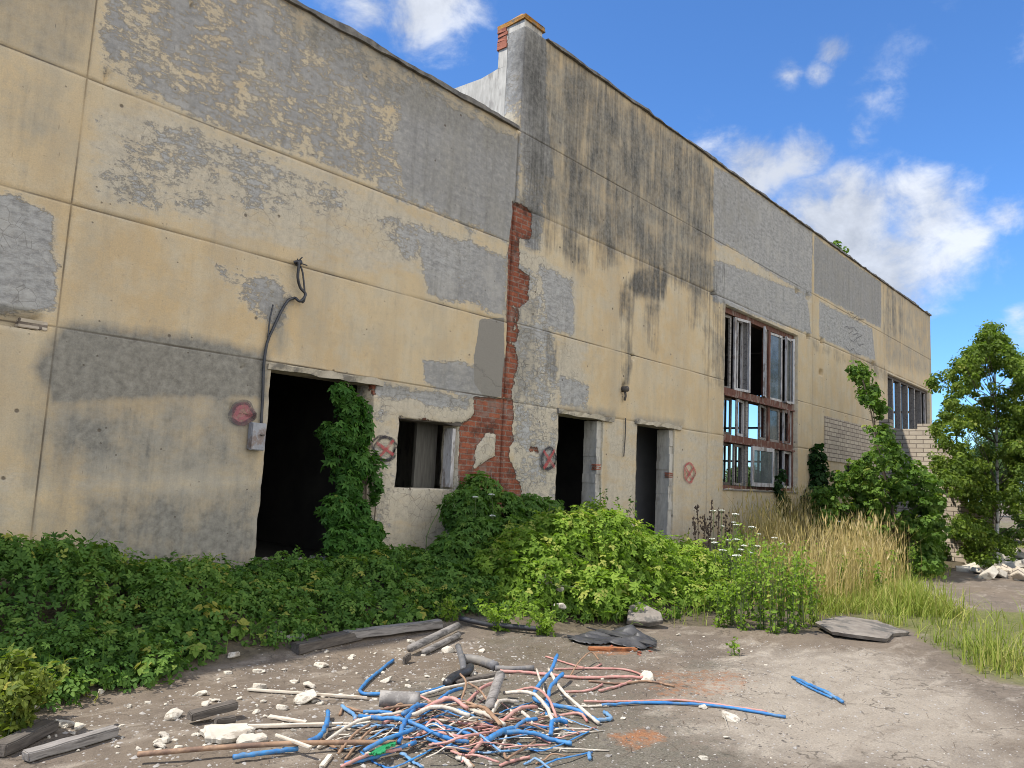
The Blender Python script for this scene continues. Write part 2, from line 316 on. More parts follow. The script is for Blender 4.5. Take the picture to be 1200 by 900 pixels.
class MB:
    def __init__(s): s.v = []; s.f = []; s.sm = []
    def add(s, vs, fs, smooth=False):
        o = len(s.v); s.v += [tuple(map(float, p)) for p in vs]; s.f += [tuple(i+o for i in f) for f in fs]; s.sm += [smooth]*len(fs)
    def box(s, x0, x1, y0, y1, z0, z1, M4=None, j=0.0):
        vs = [(x, y, z) for x in (x0, x1) for y in (y0, y1) for z in (z0, z1)]
        if j: vs = [tuple(c+random.uniform(-j, j) for c in p) for p in vs]
        if M4 is not None: vs = [tuple(M4 @ Vector(p)) for p in vs]
        s.add(vs, [(0, 1, 3, 2), (4, 6, 7, 5), (0, 4, 5, 1), (2, 3, 7, 6), (0, 2, 6, 4), (1, 5, 7, 3)])
    def tube(s, pts, r, n=8, cap=True, flat=1.0):
        P = [Vector([float(c) for c in p]) for p in pts]; m = len(P); rr = r if hasattr(r, '__len__') else [r]*m
        vs = []; up = Vector((0, 0, 1)); prev = None
        for i in range(m):
            t = (P[min(i+1, m-1)]-P[max(i-1, 0)]).normalized()
            a = prev if prev is not None else (up if abs(t.z) < .9 else Vector((1, 0, 0)))
            a = (a-t*a.dot(t)).normalized(); b = t.cross(a); prev = a
            for k in range(n):
                w = 2*math.pi*k/n; vs.append(P[i]+a*math.cos(w)*rr[i]*flat+b*math.sin(w)*rr[i])
        fs = [(i*n+k, i*n+(k+1) % n, (i+1)*n+(k+1) % n, (i+1)*n+k) for i in range(m-1) for k in range(n)]
        if cap: fs += [tuple(range(n-1, -1, -1)), tuple(range((m-1)*n, m*n))]
        s.add(vs, fs, True)
    def prism(s, poly, h, z0=0.0):         # poly in xy
        n = len(poly); vs = [(x, y, z0) for x, y in poly]+[(x, y, z0+h) for x, y in poly]
        s.add(vs, [tuple(range(n-1, -1, -1)), tuple(range(n, 2*n))]+[(i, (i+1) % n, n+(i+1) % n, n+i) for i in range(n)])
    def mesh(s, name, mat, bevel=0.0):
        me = bpy.data.meshes.new(name); me.from_pydata(s.v, [], s.f); me.polygons.foreach_set('use_smooth', s.sm)
        if bevel or True:
            bm = bmesh.new(); bm.from_mesh(me); bmesh.ops.recalc_face_normals(bm, faces=bm.faces)
            if bevel: bmesh.ops.bevel(bm, geom=[e for e in bm.edges if e.calc_face_angle(0) > .5], offset=bevel, segments=2, affect='EDGES')
            bm.to_mesh(me); bm.free()
        me.materials.append(mat); return me
    def build(s, name, mat, parent=None, bevel=0.0, origin=None):
        if origin is not None:
            ox, oy, oz = [float(a) for a in origin]; s.v = [(x-ox, y-oy, z-oz) for x, y, z in s.v]
        o = link(name, s.mesh(name, mat, bevel), parent)
        if origin is not None: o.location = (ox, oy, oz)
        return o
def catmull(P, k=6):
    P = [np.asarray(p, float) for p in P]
    if len(P) < 3: return [P[0]+(P[-1]-P[0])*t for t in np.linspace(0, 1, k+1)]
    Q = [2*P[0]-P[1]]+P+[2*P[-1]-P[-2]]; out = []
    for i in range(1, len(Q)-2):
        a, b, c, d = Q[i-1:i+3]
        for t in np.linspace(0, 1, k, endpoint=False):
            out.append(.5*((2*b)+(-a+c)*t+(2*a-5*b+4*c-d)*t*t+(-a+3*b-3*c+d)*t**3))
    out.append(P[-1]); return out
def hull_mesh(name, pts, mat, bevel=0.0):
    bm = bmesh.new()
    for p in pts: bm.verts.new([float(c) for c in p])
    r = bmesh.ops.convex_hull(bm, input=bm.verts)
    bmesh.ops.delete(bm, geom=[g for g in r['geom_interior'] if isinstance(g, bmesh.types.BMVert)], context='VERTS')
    if bevel: bmesh.ops.bevel(bm, geom=list(bm.edges), offset=bevel, segments=1, affect='EDGES')
    bmesh.ops.recalc_face_normals(bm, faces=bm.faces)
    me = bpy.data.meshes.new(name); bm.to_mesh(me); bm.free(); me.materials.append(mat); return me

# ------------------------------------------------------------------ world, sun, camera
SUN_EL, SUN_A = R(56), R(25.5); CLOUD = 4.1; SKYTINT = (.42, .67, .96)
sdir = Vector((-math.cos(SUN_A)*math.cos(SUN_EL), math.sin(SUN_A)*math.cos(SUN_EL), math.sin(SUN_EL)))
w = bpy.data.worlds.new('World'); S.world = w; w.use_nodes = True; nt = w.node_tree; nt.nodes.clear(); n = N(nt)
wo = nt.nodes.new('ShaderNodeOutputWorld')
sky = n('TexSky', sky_type='NISHITA'); sky.sun_disc = False; sky.sun_elevation = SUN_EL; sky.sun_rotation = math.atan2(sdir.x, sdir.y)
sky.air_density = 1.0; sky.dust_density = .25; sky.ozone_density = 2.2
d = n('TexCoord').outputs['Generated']
cn = n.noise(n('Mapping', {'Vector': d, 'Scale': (1, 1, 1.5)}).outputs[0], 6.0, 9, .6, .2)
cn2 = n.noise(n('Mapping', {'Vector': d, 'Scale': (1, 1, 1.3)}).outputs[0], 15.0, 9, .62, .3)
BL = [((500, 10), .075, .95), ((440, 6), .05, .75), ((555, 0), .05, .6), ((975, 60), .022, .62), ((960, 85), .020, .55), ((928, 86), .020, .45), ((1040, 112), .05, .36), ((1010, 155), .026, .42), ((1065, 50), .04, .25),
      ((880, 190), .055, .62), ((940, 172), .042, .62), ((830, 172), .035, .5), ((955, 255), .05, .85), ((1010, 265), .07, 1.1), ((1075, 255), .07, 1.1), ((1125, 290), .045, .95), ((1045, 310), .075, 1.2), ((1000, 290), .07, 1.2), ((1100, 310), .05, 1.0),
      ((1180, 252), .03, .7), ((1155, 300), .045, .5), ((1240, 390), .05, 1.0), ((1196, 368), .018, .7), ((1300, 500), .12, 1.0), ((1150, 480), .05, .3), ((-300, 60), .3, .9), ((200, -500), .35, .9), ((1700, -100), .3, .7)]
FILL_CLOUDS = [((-.1, -.85, .5), .6, 1.3), ((.55, -.75, .35), .45, 1.2), ((-.75, -.6, .35), .4, 1.1), ((.1, -.55, .8), .45, 1.2), ((-.3, -.95, .15), .5, 1.2), ((.3, -.95, .2), .5, 1.2), ((.75, -.5, .5), .35, 1.0)]  # unseen bright clouds behind the camera, added to light the facade
dn_ = n('VectorMath', {0: d}, operation='NORMALIZE').outputs[0]
def cover(lst):
    acc = None
    for c, rad, amp in lst:
        c = np.asarray(c, float); c = c/np.linalg.norm(c)
        dn = n('VectorMath', {0: dn_, 1: tuple(float(q) for q in c)}, operation='DISTANCE').outputs['Value']
        b = n.rng(dn, 0, rad*1.6, amp, 0, True); acc = b if acc is None else n.math('MAXIMUM', acc, b)
    return acc
def density(acc):
    e = n.math('ADD', n.math('MULTIPLY', n.math('SUBTRACT', cn, .5), 2.0), n.math('MULTIPLY', n.math('SUBTRACT', cn2, .5), 1.5))
    return n.math('MULTIPLY', n.rng(n.math('ADD', e, acc), .18, 1.05, 0, 1, True), n.rng(acc, 0.02, .35))
den = density(cover([(ray(*p), r_, a_) for p, r_, a_ in BL])); fill_den = density(cover(FILL_CLOUDS))
shade = n.math('MULTIPLY', n.rng(cn2, .36, .62, .74, 1.04), n.rng(n.noise(d, 5.0, 5, .5), .38, .6, .82, 1.05))
ccol = n.mix(1.0, (CLOUD*.93, CLOUD*.97, CLOUD*1.04), n('CombineXYZ', {0: shade, 1: shade, 2: shade}).outputs[0], 'MULTIPLY')
skc = n.mix(1.0, sky.outputs[0], SKYTINT, 'MULTIPLY')
skc = n.mix(n.math('MULTIPLY', den, .88), skc, ccol); skc = n.mix(n.math('MULTIPLY', fill_den, .9), skc, (9.2, 9.0, 8.6))
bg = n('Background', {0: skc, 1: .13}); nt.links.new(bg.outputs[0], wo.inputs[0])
sl = bpy.data.lights.new('sun', 'SUN'); sl.energy = 3.6; sl.angle = R(.53); sl.color = (1, .95, .87)
so = bpy.data.objects.new('sun', sl); COL.objects.link(so); so.rotation_euler = sdir.to_track_quat('Z', 'Y').to_euler(); so.location = (-20, 10, 30)
cam = bpy.data.cameras.new('camera'); co = bpy.data.objects.new('camera', cam); COL.objects.link(co)
cam.sensor_width = 36; cam.lens = 27.0; cam.clip_start = .05; cam.clip_end = 3000
mw = Matrix.Identity(4)
for i in range(3): mw[i][0] = _R[i]; mw[i][1] = _U[i]; mw[i][2] = -_F[i]; mw[i][3] = CAM[i]
co.matrix_world = mw; S.camera = co
S.view_settings.view_transform = 'Standard'; S.view_settings.look = 'None'; S.view_settings.gamma = 1; S.view_settings.exposure = .86; S.view_settings.use_curve_mapping = False
S.cycles.filter_width = 1.0; S.cycles.max_bounces = 8; S.cycles.transparent_max_bounces = 12
#@@PART2
# ------------------------------------------------------------------ ground
def sdf(P, X, Z):                       # signed distance to polygon, positive inside
    P = np.asarray(P, float); n_ = len(P); dmin = np.full(X.shape, 1e9); ins = np.zeros(X.shape, bool)
    for i in range(n_):
        a, b = P[i], P[(i+1) % n_]; e = b-a; wx, wz = X-a[0], Z-a[1]
        t = np.clip((wx*e[0]+wz*e[1])/(e@e+1e-12), 0, 1); dmin = np.minimum(dmin, np.hypot(wx-e[0]*t, wz-e[1]*t))
        c = ((a[1] > Z) != (b[1] > Z)) & (X < (b[0]-a[0])*(Z-a[1])/(b[1]-a[1]+1e-12)+a[0]); ins ^= c
    return np.where(ins, dmin, -dmin)
def grid_quads(nx, ny, keep=None):
    i, j = np.meshgrid(np.arange(nx-1), np.arange(ny-1), indexing='ij'); a = (i*ny+j)
    q = np.stack([a, a+ny, a+ny+1, a+1], -1).reshape(-1, 4)
    return q if keep is None else q[keep.ravel()]
gx = np.concatenate([[-900, -300, -100, -40, -15, -6], np.arange(-3, 13, .07), np.arange(13, 42, .5), [50, 70, 120, 300, 900]])
gy = np.concatenate([[-900, -300, -100, -40, -16], np.arange(-9, .3, .07), np.arange(.5, 16, .5), [20, 40, 100, 300, 900]])
GX, GY = np.meshgrid(gx, gy, indexing='ij'); gz = terr(GX, GY)
gatt = {k: np.zeros(GX.shape) for k in ('ash', 'soil', 'rust', 'turf', 'pale')}
def gpaint(k, px, val, soft):
    P = [G(*p)[:2] for p in px]; s = sdf(P, GX, GY); gatt[k] = np.maximum(gatt[k], val*sstep(-soft, soft, s))
cover_px = [(-120, 885), (60, 830), (200, 792), (330, 763), (440, 740), (520, 724), (590, 722), (640, 745), (700, 742), (760, 730), (860, 735), (940, 742), (1000, 735), (1060, 738)]
cover_edge = np.array([G(*p)[:2] for p in cover_px])
soil_poly = [tuple(p) for p in cover_edge]+[(14, -3.6), (34, -2.5), (34, .2), (-6, .2), (-6, -2.4)]
s_ = sdf(soil_poly, GX, GY); gatt['soil'] = np.maximum(gatt['soil'], sstep(-.25, .25, s_))
gpaint('ash', [(420, 900), (470, 830), (560, 800), (700, 810), (760, 850), (900, 880), (900, 960), (400, 960)], .75, .5)
gpaint('ash', [(540, 745), (760, 735), (830, 760), (700, 790), (560, 780)], .55, .25)
gpaint('ash', [(800, 770), (870, 775), (850, 800), (780, 800)], .6, .15)
gpaint('pale', [(780, 790), (900, 755), (1040, 760), (1150, 810), (1230, 850), (1230, 930), (880, 905), (760, 850)], .8, .7)
gpaint('ash', [(380, 930), (420, 800), (560, 770), (720, 790), (860, 850), (900, 930)], .62, .6)
gpaint('rust', [(700, 862), (760, 850), (790, 868), (740, 882)], .75, .08)
gpaint('rust', [(690, 758), (745, 758), (745, 768), (690, 768)], .7, .08)
gpaint('rust', [(740, 782), (860, 782), (900, 800), (850, 822), (760, 822)], .55, .2)
gpaint('soil', [(555, 745), (700, 745), (720, 775), (600, 790), (545, 770)], .5, .2)
gpaint('turf', [(1000, 742), (1060, 738), (1095, 762), (1135, 790), (1230, 812), (1280, 720), (1120, 712), (1080, 690), (1000, 690)], .8, .4)
gpaint('turf', [(1060, 705), (1150, 640), (1320, 640), (1320, 600), (900, 600), (860, 690)], .5, .5)
ground = link('ground', mesh_np('ground', np.stack([GX, GY, gz], -1).reshape(-1, 3), grid_quads(*GX.shape), M['ground'], {k: a.ravel() for k, a in gatt.items()}, True))
ground['kind'] = 'structure'

# ------------------------------------------------------------------ facade walls
ATT = ('peel', 'white', 'soot', 'grime', 'brick', 'render', 'joint')
PAINT = []                              # (attribute, polygon in facade metres, value, soft, mode)
def paint(k, px, val, soft=.15, mode='max'): PAINT.append((k, [W(*p) for p in px], val, soft, mode))
paint('grime', [(-60, -60), (1100, -60), (1100, 700), (-60, 700)], .10, .1)
# low wing, top row, second row, left plate
paint('peel', [(118, -30), (345, -30), (612, 160), (604, 285), (520, 262), (400, 205), (300, 168), (112, 90)], .50, .12)
paint('peel', [(150, -30), (330, -20), (430, 70), (380, 180), (300, 150), (230, 110), (125, 70)], .53, .3)
paint('peel', [(475, 95), (612, 165), (602, 285), (520, 255), (470, 225), (462, 160)], .95, .25)
paint('grime', [(340, -20), (612, 158), (610, 200), (480, 135), (330, 30)], .55, .25)
paint('grime', [(560, 140), (612, 160), (606, 290), (540, 268), (480, 220), (500, 170)], .35, .25)
paint('peel', [(112, 130), (180, 132), (330, 182), (420, 218), (405, 262), (350, 250), (250, 258), (200, 262), (106, 232)], .44, .2)
paint('white', [(106, 118), (180, 125), (420, 214), (560, 275), (560, 330), (430, 320), (300, 285), (105, 240)], .66, .25)
paint('peel', [(485, 262), (598, 298), (592, 372), (548, 358), (500, 345)], .78, .18)
paint('peel', [(430, 240), (490, 258), (500, 300), (470, 310)], .5, .15)
paint('peel', [(-60, 222), (22, 230), (64, 252), (64, 366), (-60, 366)], 1.0, .06)
paint('white', [(-60, 222), (22, 230), (68, 252), (68, 372), (-60, 372)], .7, .1)
paint('grime', [(-30, -30), (112, -30), (100, 85), (-30, 45)], .5, .12)
paint('grime', [(-30, 45), (100, 90), (90, 200), (20, 190), (-30, 130)], .25, .3)
# grey lower band left of the big doorway
paint('grime', [(74, 380), (190, 389), (312, 413), (314, 468), (190, 470), (60, 475), (40, 430)], 1.15, .08)
paint('grime', [(45, 430), (312, 440), (312, 570), (60, 575), (30, 520)], .62, .3)
paint('grime', [(60, 470), (160, 470), (150, 545), (40, 560)], .8, .3)
paint('grime', [(90, 575), (312, 565), (310, 720), (80, 720)], .85, .3)
paint('grime', [(250, 590), (312, 580), (310, 720), (240, 720)], .8, .3)
paint('white', [(60, 470), (312, 470), (308, 600), (60, 600)], .5, .3)
paint('grime', [(30, 590), (95, 560), (95, 680), (20, 690)], .35, .15)
paint('white', [(-60, 540), (40, 540), (20, 640), (-60, 640)], .5, .2)
# patches
paint('peel', [(243, 300), (330, 325), (345, 345), (330, 400), (300, 372), (255, 335)], .50, .12)
paint('grime', [(318, 340), (345, 350), (332, 415), (316, 415)], .5, .06)
paint('peel', [(497, 422), (540, 424), (562, 432), (600, 462), (560, 470), (497, 450)], .9, .05)
paint('grime', [(497, 422), (562, 432), (600, 462), (560, 470), (497, 450)], .3, .05)
paint('white', [(437, 448), (600, 470), (602, 660), (430, 660)], .74, .08)
paint('peel', [(437, 444), (555, 466), (548, 484), (440, 466)], .75, .05)
paint('peel', [(430, 470), (465, 470), (462, 640), (425, 640)], .40, .1)
paint('grime', [(437, 444), (555, 466), (548, 478), (440, 460)], .5, .05)
paint('render', [(563, 374), (591, 372), (592, 463), (572, 470), (556, 450), (555, 420)], 1, .02)
# red brick bared where the plaster fell
paint('brick', [(602, 237), (613, 240), (624, 249), (624, 281), (611, 279), (609, 315), (620, 323), (620, 352), (610, 360), (607, 402), (594, 402), (595, 351), (597, 288)], 1, .03)
paint('brick', [(600, 355), (612, 357), (607, 392), (599, 390)], .45, .03, 'min')
paint('brick', [(595, 400), (605, 404), (608, 423), (599, 466), (588, 468), (592, 423)], 1, .03)
paint('brick', [(556, 466), (601, 468), (602, 516), (597, 533), (619, 592), (619, 640), (536, 640), (540, 500), (557, 485)], 1, .04)
paint('brick', [(571, 508), (583, 509), (582, 534), (556, 551), (559, 524)], 0, .03, 'min')
paint('brick', [(621, 523), (631, 525), (631, 532), (621, 531)], 1, .015)
paint('brick', [(468, 484), (546, 496), (546, 500), (466, 492)], .7, .03)
paint('brick', [(426, 442), (446, 446), (444, 466), (430, 462)], .75, .04)
paint('brick', [(462, 490), (470, 490), (468, 530), (460, 530)], .55, .03)
paint('brick', [(462, 569), (540, 572), (540, 578), (462, 576)], .55, .03)
# pale cracked strip at the junction
paint('white', [(600, 285), (640, 300), (655, 480), (652, 640), (600, 640)], .95, .08)
paint('peel', [(600, 300), (652, 330), (655, 480), (652, 640), (600, 640)], .47, .08)
paint('grime', [(590, 350), (630, 352), (628, 470), (596, 470)], .45, .06)
# hall: soot streaks
paint('soot', [(617, 25), (730, 110), (835, 192), (838, 300), (770, 265), (690, 225), (614, 190)], .52, .3)
paint('soot', [(612, 20), (700, 88), (720, 190), (680, 225), (612, 190)], .58, .2)
paint('soot', [(612, 175), (680, 215), (760, 262), (835, 310), (838, 360), (735, 305), (690, 320), (614, 285)], .56, .2)
paint('grime', [(612, 20), (835, 190), (838, 345), (735, 300), (615, 250)], .62, .4)
paint('soot', [(732, 328), (760, 312), (784, 318), (778, 352), (745, 350)], .95, .1)
paint('soot', [(727, 345), (733, 328), (748, 316), (775, 312), (775, 322), (750, 327), (741, 340), (740, 365), (728, 370)], 1.0, .05)
paint('soot', [(728, 335), (742, 332), (741, 440), (730, 470)], .75, .06)
paint('soot', [(755, 345), (775, 350), (770, 420), (757, 400)], .40, .12)
paint('soot', [(818, 300), (850, 310), (848, 460), (826, 440)], .50, .25)
paint('soot', [(800, 300), (836, 330), (832, 420), (806, 380)], .30, .25)
paint('peel', [(630, 308), (672, 328), (672, 394), (642, 386)], .78, .12)
paint('white', [(630, 300), (676, 320), (676, 400), (640, 390)], .7, .1)
paint('peel', [(655, 438), (690, 452), (690, 482), (655, 474)], .72, .12)
paint('white', [(650, 390), (690, 400), (690, 485), (652, 475)], .68, .15)
paint('grime', [(655, 476), (720, 482), (720, 490), (655, 487)], .8, .05)
paint('grime', [(745, 488), (800, 494), (800, 501), (745, 497)], .8, .05)
paint('soot', [(640, 388), (660, 392), (655, 430), (640, 470)], .4, .1)
paint('white', [(712, 492), (748, 496), (745, 620), (708, 620)], .64, .12)
paint('white', [(790, 500), (850, 512), (848, 660), (780, 660)], .55, .3)
paint('white', [(850, 575), (960, 575), (960, 640), (850, 640)], .5, .3)
# right-hand panels of the hall
paint('peel', [(836, 192), (952, 272), (951, 350), (940, 342), (900, 318), (860, 292), (836, 284)], .86, .04)
paint('peel', [(836, 303), (900, 327), (945, 345), (951, 392), (890, 372), (836, 352)], .86, .05)
paint('white', [(836, 192), (952, 272), (951, 392), (836, 352)], .55, .1)
paint('grime', [(836, 192), (890, 230), (880, 300), (836, 280)], .3, .3)
paint('peel', [(954, 276), (1033, 331), (1032, 385), (1000, 368), (954, 343)], .84, .06)
paint('white', [(960, 352), (1022, 385), (1026, 422), (1000, 415), (960, 395)], .85, .06)
paint('peel', [(960, 352), (1022, 385), (1026, 422), (1000, 415), (960, 395)], .80, .06)
paint('grime', [(954, 276), (1033, 331), (1032, 385), (954, 343)], .35, .2)
paint('grime', [(1036, 330), (1092, 362), (1092, 445), (1036, 425)], .40, .3)
paint('soot', [(1036, 330), (1060, 345), (1056, 400), (1036, 390)], .35, .4)
paint('soot', [(950, 395), (1040, 430), (1040, 450), (950, 410)], .32, .15)

def wall_axis(lo, hi, step, cuts, joints=()):
    a = list(np.arange(lo, hi, step))+[hi]; a = np.array(a)
    special = list(cuts)+[j+e for j in joints for e in (-.011, -.004, .004, .011)]
    sp = np.array(sorted(c for c in special if lo < c < hi)+[lo, hi])
    a = a[np.min(np.abs(a[:, None]-sp[None]), 1) > .008]
    return np.unique(np.round(np.concatenate([a, sp]), 5))
def facade(name, x0, x1, z0, z1, step, holes, jx, jz, parent, y0=0.0, depth=.34, inset=(), ragged=.012):
    """one wall sheet with real openings, joint grooves, broken hollows and reveals"""
    xs = wall_axis(x0, x1, step, [c for h in holes for c in h[:2]], jx); zs = wall_axis(z0, z1, step, [c for h in holes for c in h[2:4]], jz)
    X, Z = np.meshgrid(xs, zs, indexing='ij'); nx, nz = X.shape
    at = {k: np.zeros(X.shape) for k in ATT}
    for k, P, val, soft, mode in PAINT:
        val = val*(1.0 if k != 'grime' else 1.08); soft = {'render': .09, 'brick': max(soft, .11)}.get(k, max(soft, .13)); s = sdf(P, X, Z); e = sstep(-soft, soft, s)
        if mode == 'max': at[k] = np.maximum(at[k], val*e)
        else: at[k] = np.minimum(at[k], 1-(1-val)*e)
    for h in holes:                                    # frayed plaster round the openings
        s = -np.maximum(np.maximum(h[0]-X, X-h[1]), np.maximum(h[2]-Z, Z-h[3]))
        at['white'] = np.maximum(at['white'], .6*sstep(-.10, -.01, s))
    Y = np.full(X.shape, y0)+(fbm(X*.9, Z*.9, 3)-.5)*.014
    J = np.zeros(X.shape)
    for j in jx: J = np.maximum(J, sstep(.011, .004, np.abs(X-j)))
    for j in jz: J = np.maximum(J, sstep(.011, .004, np.abs(Z-j)))
    at['joint'] = J*np.clip(.35+1.1*(fbm(X*1.3, Z*1.3, 3)-.25), .2, 1)
    Y += J*.014*np.clip(fbm(X*2, Z*2, 2)*1.8-.2, .1, 1)
    Y += .035*sstep(.35, .6, at['brick']+.55*(fbm(X*4, Z*4, 3)-.5))
    for (cx, cz, rx, rz, dp) in inset: Y += dp*sstep(1.0, .75, np.maximum(np.abs(X-cx)/rx, np.abs(Z-cz)/rz))
    xc = .5*(xs[1:]+xs[:-1]); zc = .5*(zs[1:]+zs[:-1]); XC, ZC = np.meshgrid(xc, zc, indexing='ij'); keep = np.ones(XC.shape, bool)
    for h in holes: keep &= ~((XC > h[0]) & (XC < h[1]) & (ZC > h[2]) & (ZC < h[3]))
    # which vertices lie on an opening's rim
    cnt = np.zeros(X.shape); tot = np.zeros(X.shape)
    for di in (0, 1):
        for dj in (0, 1):
            cnt[di:nx-1+di, dj:nz-1+dj] += keep; tot[di:nx-1+di, dj:nz-1+dj] += 1
    rim = (cnt > 0) & (cnt < tot)
    X2 = X+rim*(fbm(X*6+3, Z*6, 3)-.5)*ragged*4; Z2 = Z+rim*(fbm(X*6+40, Z*6+9, 3)-.5)*ragged*3
    q = grid_quads(nx, nz, keep)
    V0 = np.stack([X2, Y, Z2], -1).reshape(-1, 3); idx = np.arange(nx*nz).reshape(nx, nz)
    # reveals: every cell edge between wall and no wall (and the sheet's own ends) goes back into the depth
    e = []
    kp = np.zeros((nx+1, nz+1), bool); kp[1:-1, 1:-1] = keep
    a, b = np.where(kp[1:, 1:-1] != kp[:-1, 1:-1])
    for i, j in zip(a, b): e.append((idx[i, j], idx[i, j+1]))
    a, b = np.where(kp[1:-1, 1:] != kp[1:-1, :-1])
    for i, j in zip(a, b): e.append((idx[i, j], idx[i+1, j]))
    e = np.array(e); u = np.unique(e); mp = -np.ones(nx*nz, int); mp[u] = nx*nz+np.arange(len(u))
    Vb = V0[u].copy(); Vb[:, 1] = y0+depth; qr = np.stack([e[:, 0], e[:, 1], mp[e[:, 1]], mp[e[:, 0]]], -1)
    VV = np.concatenate([V0, Vb]); QQ = np.concatenate([q, qr])
    A = {}
    for k in ATT:
        v = at[k].ravel(); vb = v[u]
        if k == 'white': vb = np.maximum(vb, 1.2)
        if k in ('brick', 'joint'): vb = vb*0
        A[k] = np.concatenate([v, vb])
    me = mesh_np(name, VV, QQ, M['facade'], A)
    bm = bmesh.new(); bm.from_mesh(me); bmesh.ops.recalc_face_normals(bm, faces=bm.faces); bm.to_mesh(me); bm.free()
    return link(name, me, parent)

paint('peel', [(610, 15), (640, 42), (640, 120), (650, 210), (610, 190)], .9, .1)
paint('white', [(610, 150), (622, 150), (640, 300), (610, 290)], .8, .1)
paint('peel', [(610, 165), (640, 200), (636, 300), (615, 290)], .55, .1)
WING_TOP, HALL_TOP, XJ = 6.80, 8.52, 8.215
wing = empty('low_wing', (0, 0, 0), 'low flat-roofed concrete wing with peeling ochre plaster and a creeper-hung doorway', 'building')
hall = empty('factory_hall', (0, 0, 0), 'tall derelict factory hall with soot-streaked ochre panels and tall broken window', 'building')
DOOR1 = (4.41, 5.82, .0, 2.63); WIN1 = (6.25, 7.33, 1.36, 2.24)
DOOR2 = (9.46, 10.68, .0, 2.62); DOOR3 = (11.74, 13.06, .0, 2.66); BIGW = (15.10, 19.12, 1.55, 5.50); RIBW = (26.66, 31.9, 3.78, 5.55); SLIT = (22.6, 25.2, 2.16, 2.40)
ins = [(1.98, 2.69, .17, .07, .12), (1.62, 2.72, .2, .05, .1)]
for px, py, r_ in [(126, 90, .035), (225, 4, .03), (284, 430, .02), (272, 475, .015)]: ins.append((*W(px, py), r_*.6, r_*1.6, .06))
facade('facade_wall', -4.0, 8.20, -.1, WING_TOP, .04, [DOOR1, WIN1], [2.28], [2.68, 3.81, 5.02], wing, inset=ins)
insh = [(*W(731, 455), .05, .11, .1), (*W(741, 418), .03, .05, .08), (*W(836, 344), .12, .05, .12)]
for px, py in [(934, 341), (946, 347), (947, 394), (963, 400), (1023, 426), (962, 436)]: insh.append((*W(px, py), .13, .07, .15))
facade('facade_wall', 8.23, 32.2, -.1, HALL_TOP, .055, [DOOR2, DOOR3, BIGW, RIBW, SLIT], [14.4, 20.1, 26.3], [2.66, 3.84, 5.62, 6.80], hall, inset=insh)

def slab_part(name, mat, parent, x0, x1, y0, y1, z0, z1, bev=0.0):
    m = MB(); m.box(x0, x1, y0, y1, z0, z1); return m.build(name, mat, parent, bev)
# ragged copings
def coping(x0, x1, ztop, parent, y0=-.05, y1=.36, h=.055):
    xs = np.arange(x0, x1+.001, .07); m = MB(); n_ = len(xs)
    f = lambda k, s: fbm(xs*s+k, xs*0+k*1.7, 3)-.5
    zt = ztop+h+f(1, 1.2)*.09+f(4, 5)*.05; yf = y0+f(2, 3)*.05; zb = np.full(n_, ztop-.012)+f(6, 4)*.04
    vs = []
    for i in range(n_): vs += [(xs[i], yf[i], zb[i]), (xs[i], yf[i]+.01, zt[i]), (xs[i], y1, zt[i]+.01), (xs[i], y1, ztop+.004)]
    fs = [(4*i+k, 4*i+(k+1) % 4, 4*i+4+(k+1) % 4, 4*i+4+k) for i in range(n_-1) for k in range(4)]+[(0, 1, 2, 3), tuple(4*(n_-1)+k for k in (3, 2, 1, 0))]
    m.add(vs, fs); return m.build('coping', M['coping'], parent)
coping(-4.0, 8.20, WING_TOP, wing)
coping(8.75, 32.25, HALL_TOP, hall, h=.035)
# low wing shell: rear and side walls, roof, floor
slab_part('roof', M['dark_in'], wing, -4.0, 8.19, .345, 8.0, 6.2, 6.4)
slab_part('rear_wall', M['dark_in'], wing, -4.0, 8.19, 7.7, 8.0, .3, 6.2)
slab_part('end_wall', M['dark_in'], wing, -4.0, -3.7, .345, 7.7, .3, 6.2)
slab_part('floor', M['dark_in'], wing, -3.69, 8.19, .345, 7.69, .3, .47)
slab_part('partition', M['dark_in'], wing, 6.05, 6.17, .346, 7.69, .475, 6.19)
slab_part('inner_board', M['boardin'], wing, 6.92, 7.30, .42, .47, 1.30, 2.30)
slab_part('window_jamb', M['whitewood'], wing, 7.245, 7.305, .06, .22, 1.385, 2.18)
# broken lintels over the openings
def lintel(parent, x0, x1, z0, z1, y0, mat):
    m = MB(); k = max(4, int((x1-x0)/.12)); xs = np.linspace(x0, x1, k)
    vs = []
    for i, x in enumerate(xs):
        j = lambda a: random.uniform(-a, a)
        vs += [(x, y0+j(.012), z0+j(.012)), (x, y0-.012+j(.01), z1+j(.02)), (x, .30, z1), (x, .30, z0)]
    fs = [(4*i+c, 4*i+(c+1) % 4, 4*i+4+(c+1) % 4, 4*i+4+c) for i in range(k-1) for c in range(4)]+[(0, 1, 2, 3), tuple(4*(k-1)+c for c in (3, 2, 1, 0))]
    m.add(vs, fs); return m.build('lintel', mat, parent)
lintel(wing, 4.36, 5.95, 2.60, 2.67, -.02, M['cream'])
lintel(wing, 6.20, 7.36, 2.225, 2.262, .03, M['darkwood'])
lintel(hall, 9.42, 10.95, 2.59, 2.66, -.035, M['cream'])
lintel(hall, 11.66, 13.30, 2.63, 2.70, -.035, M['cream'])
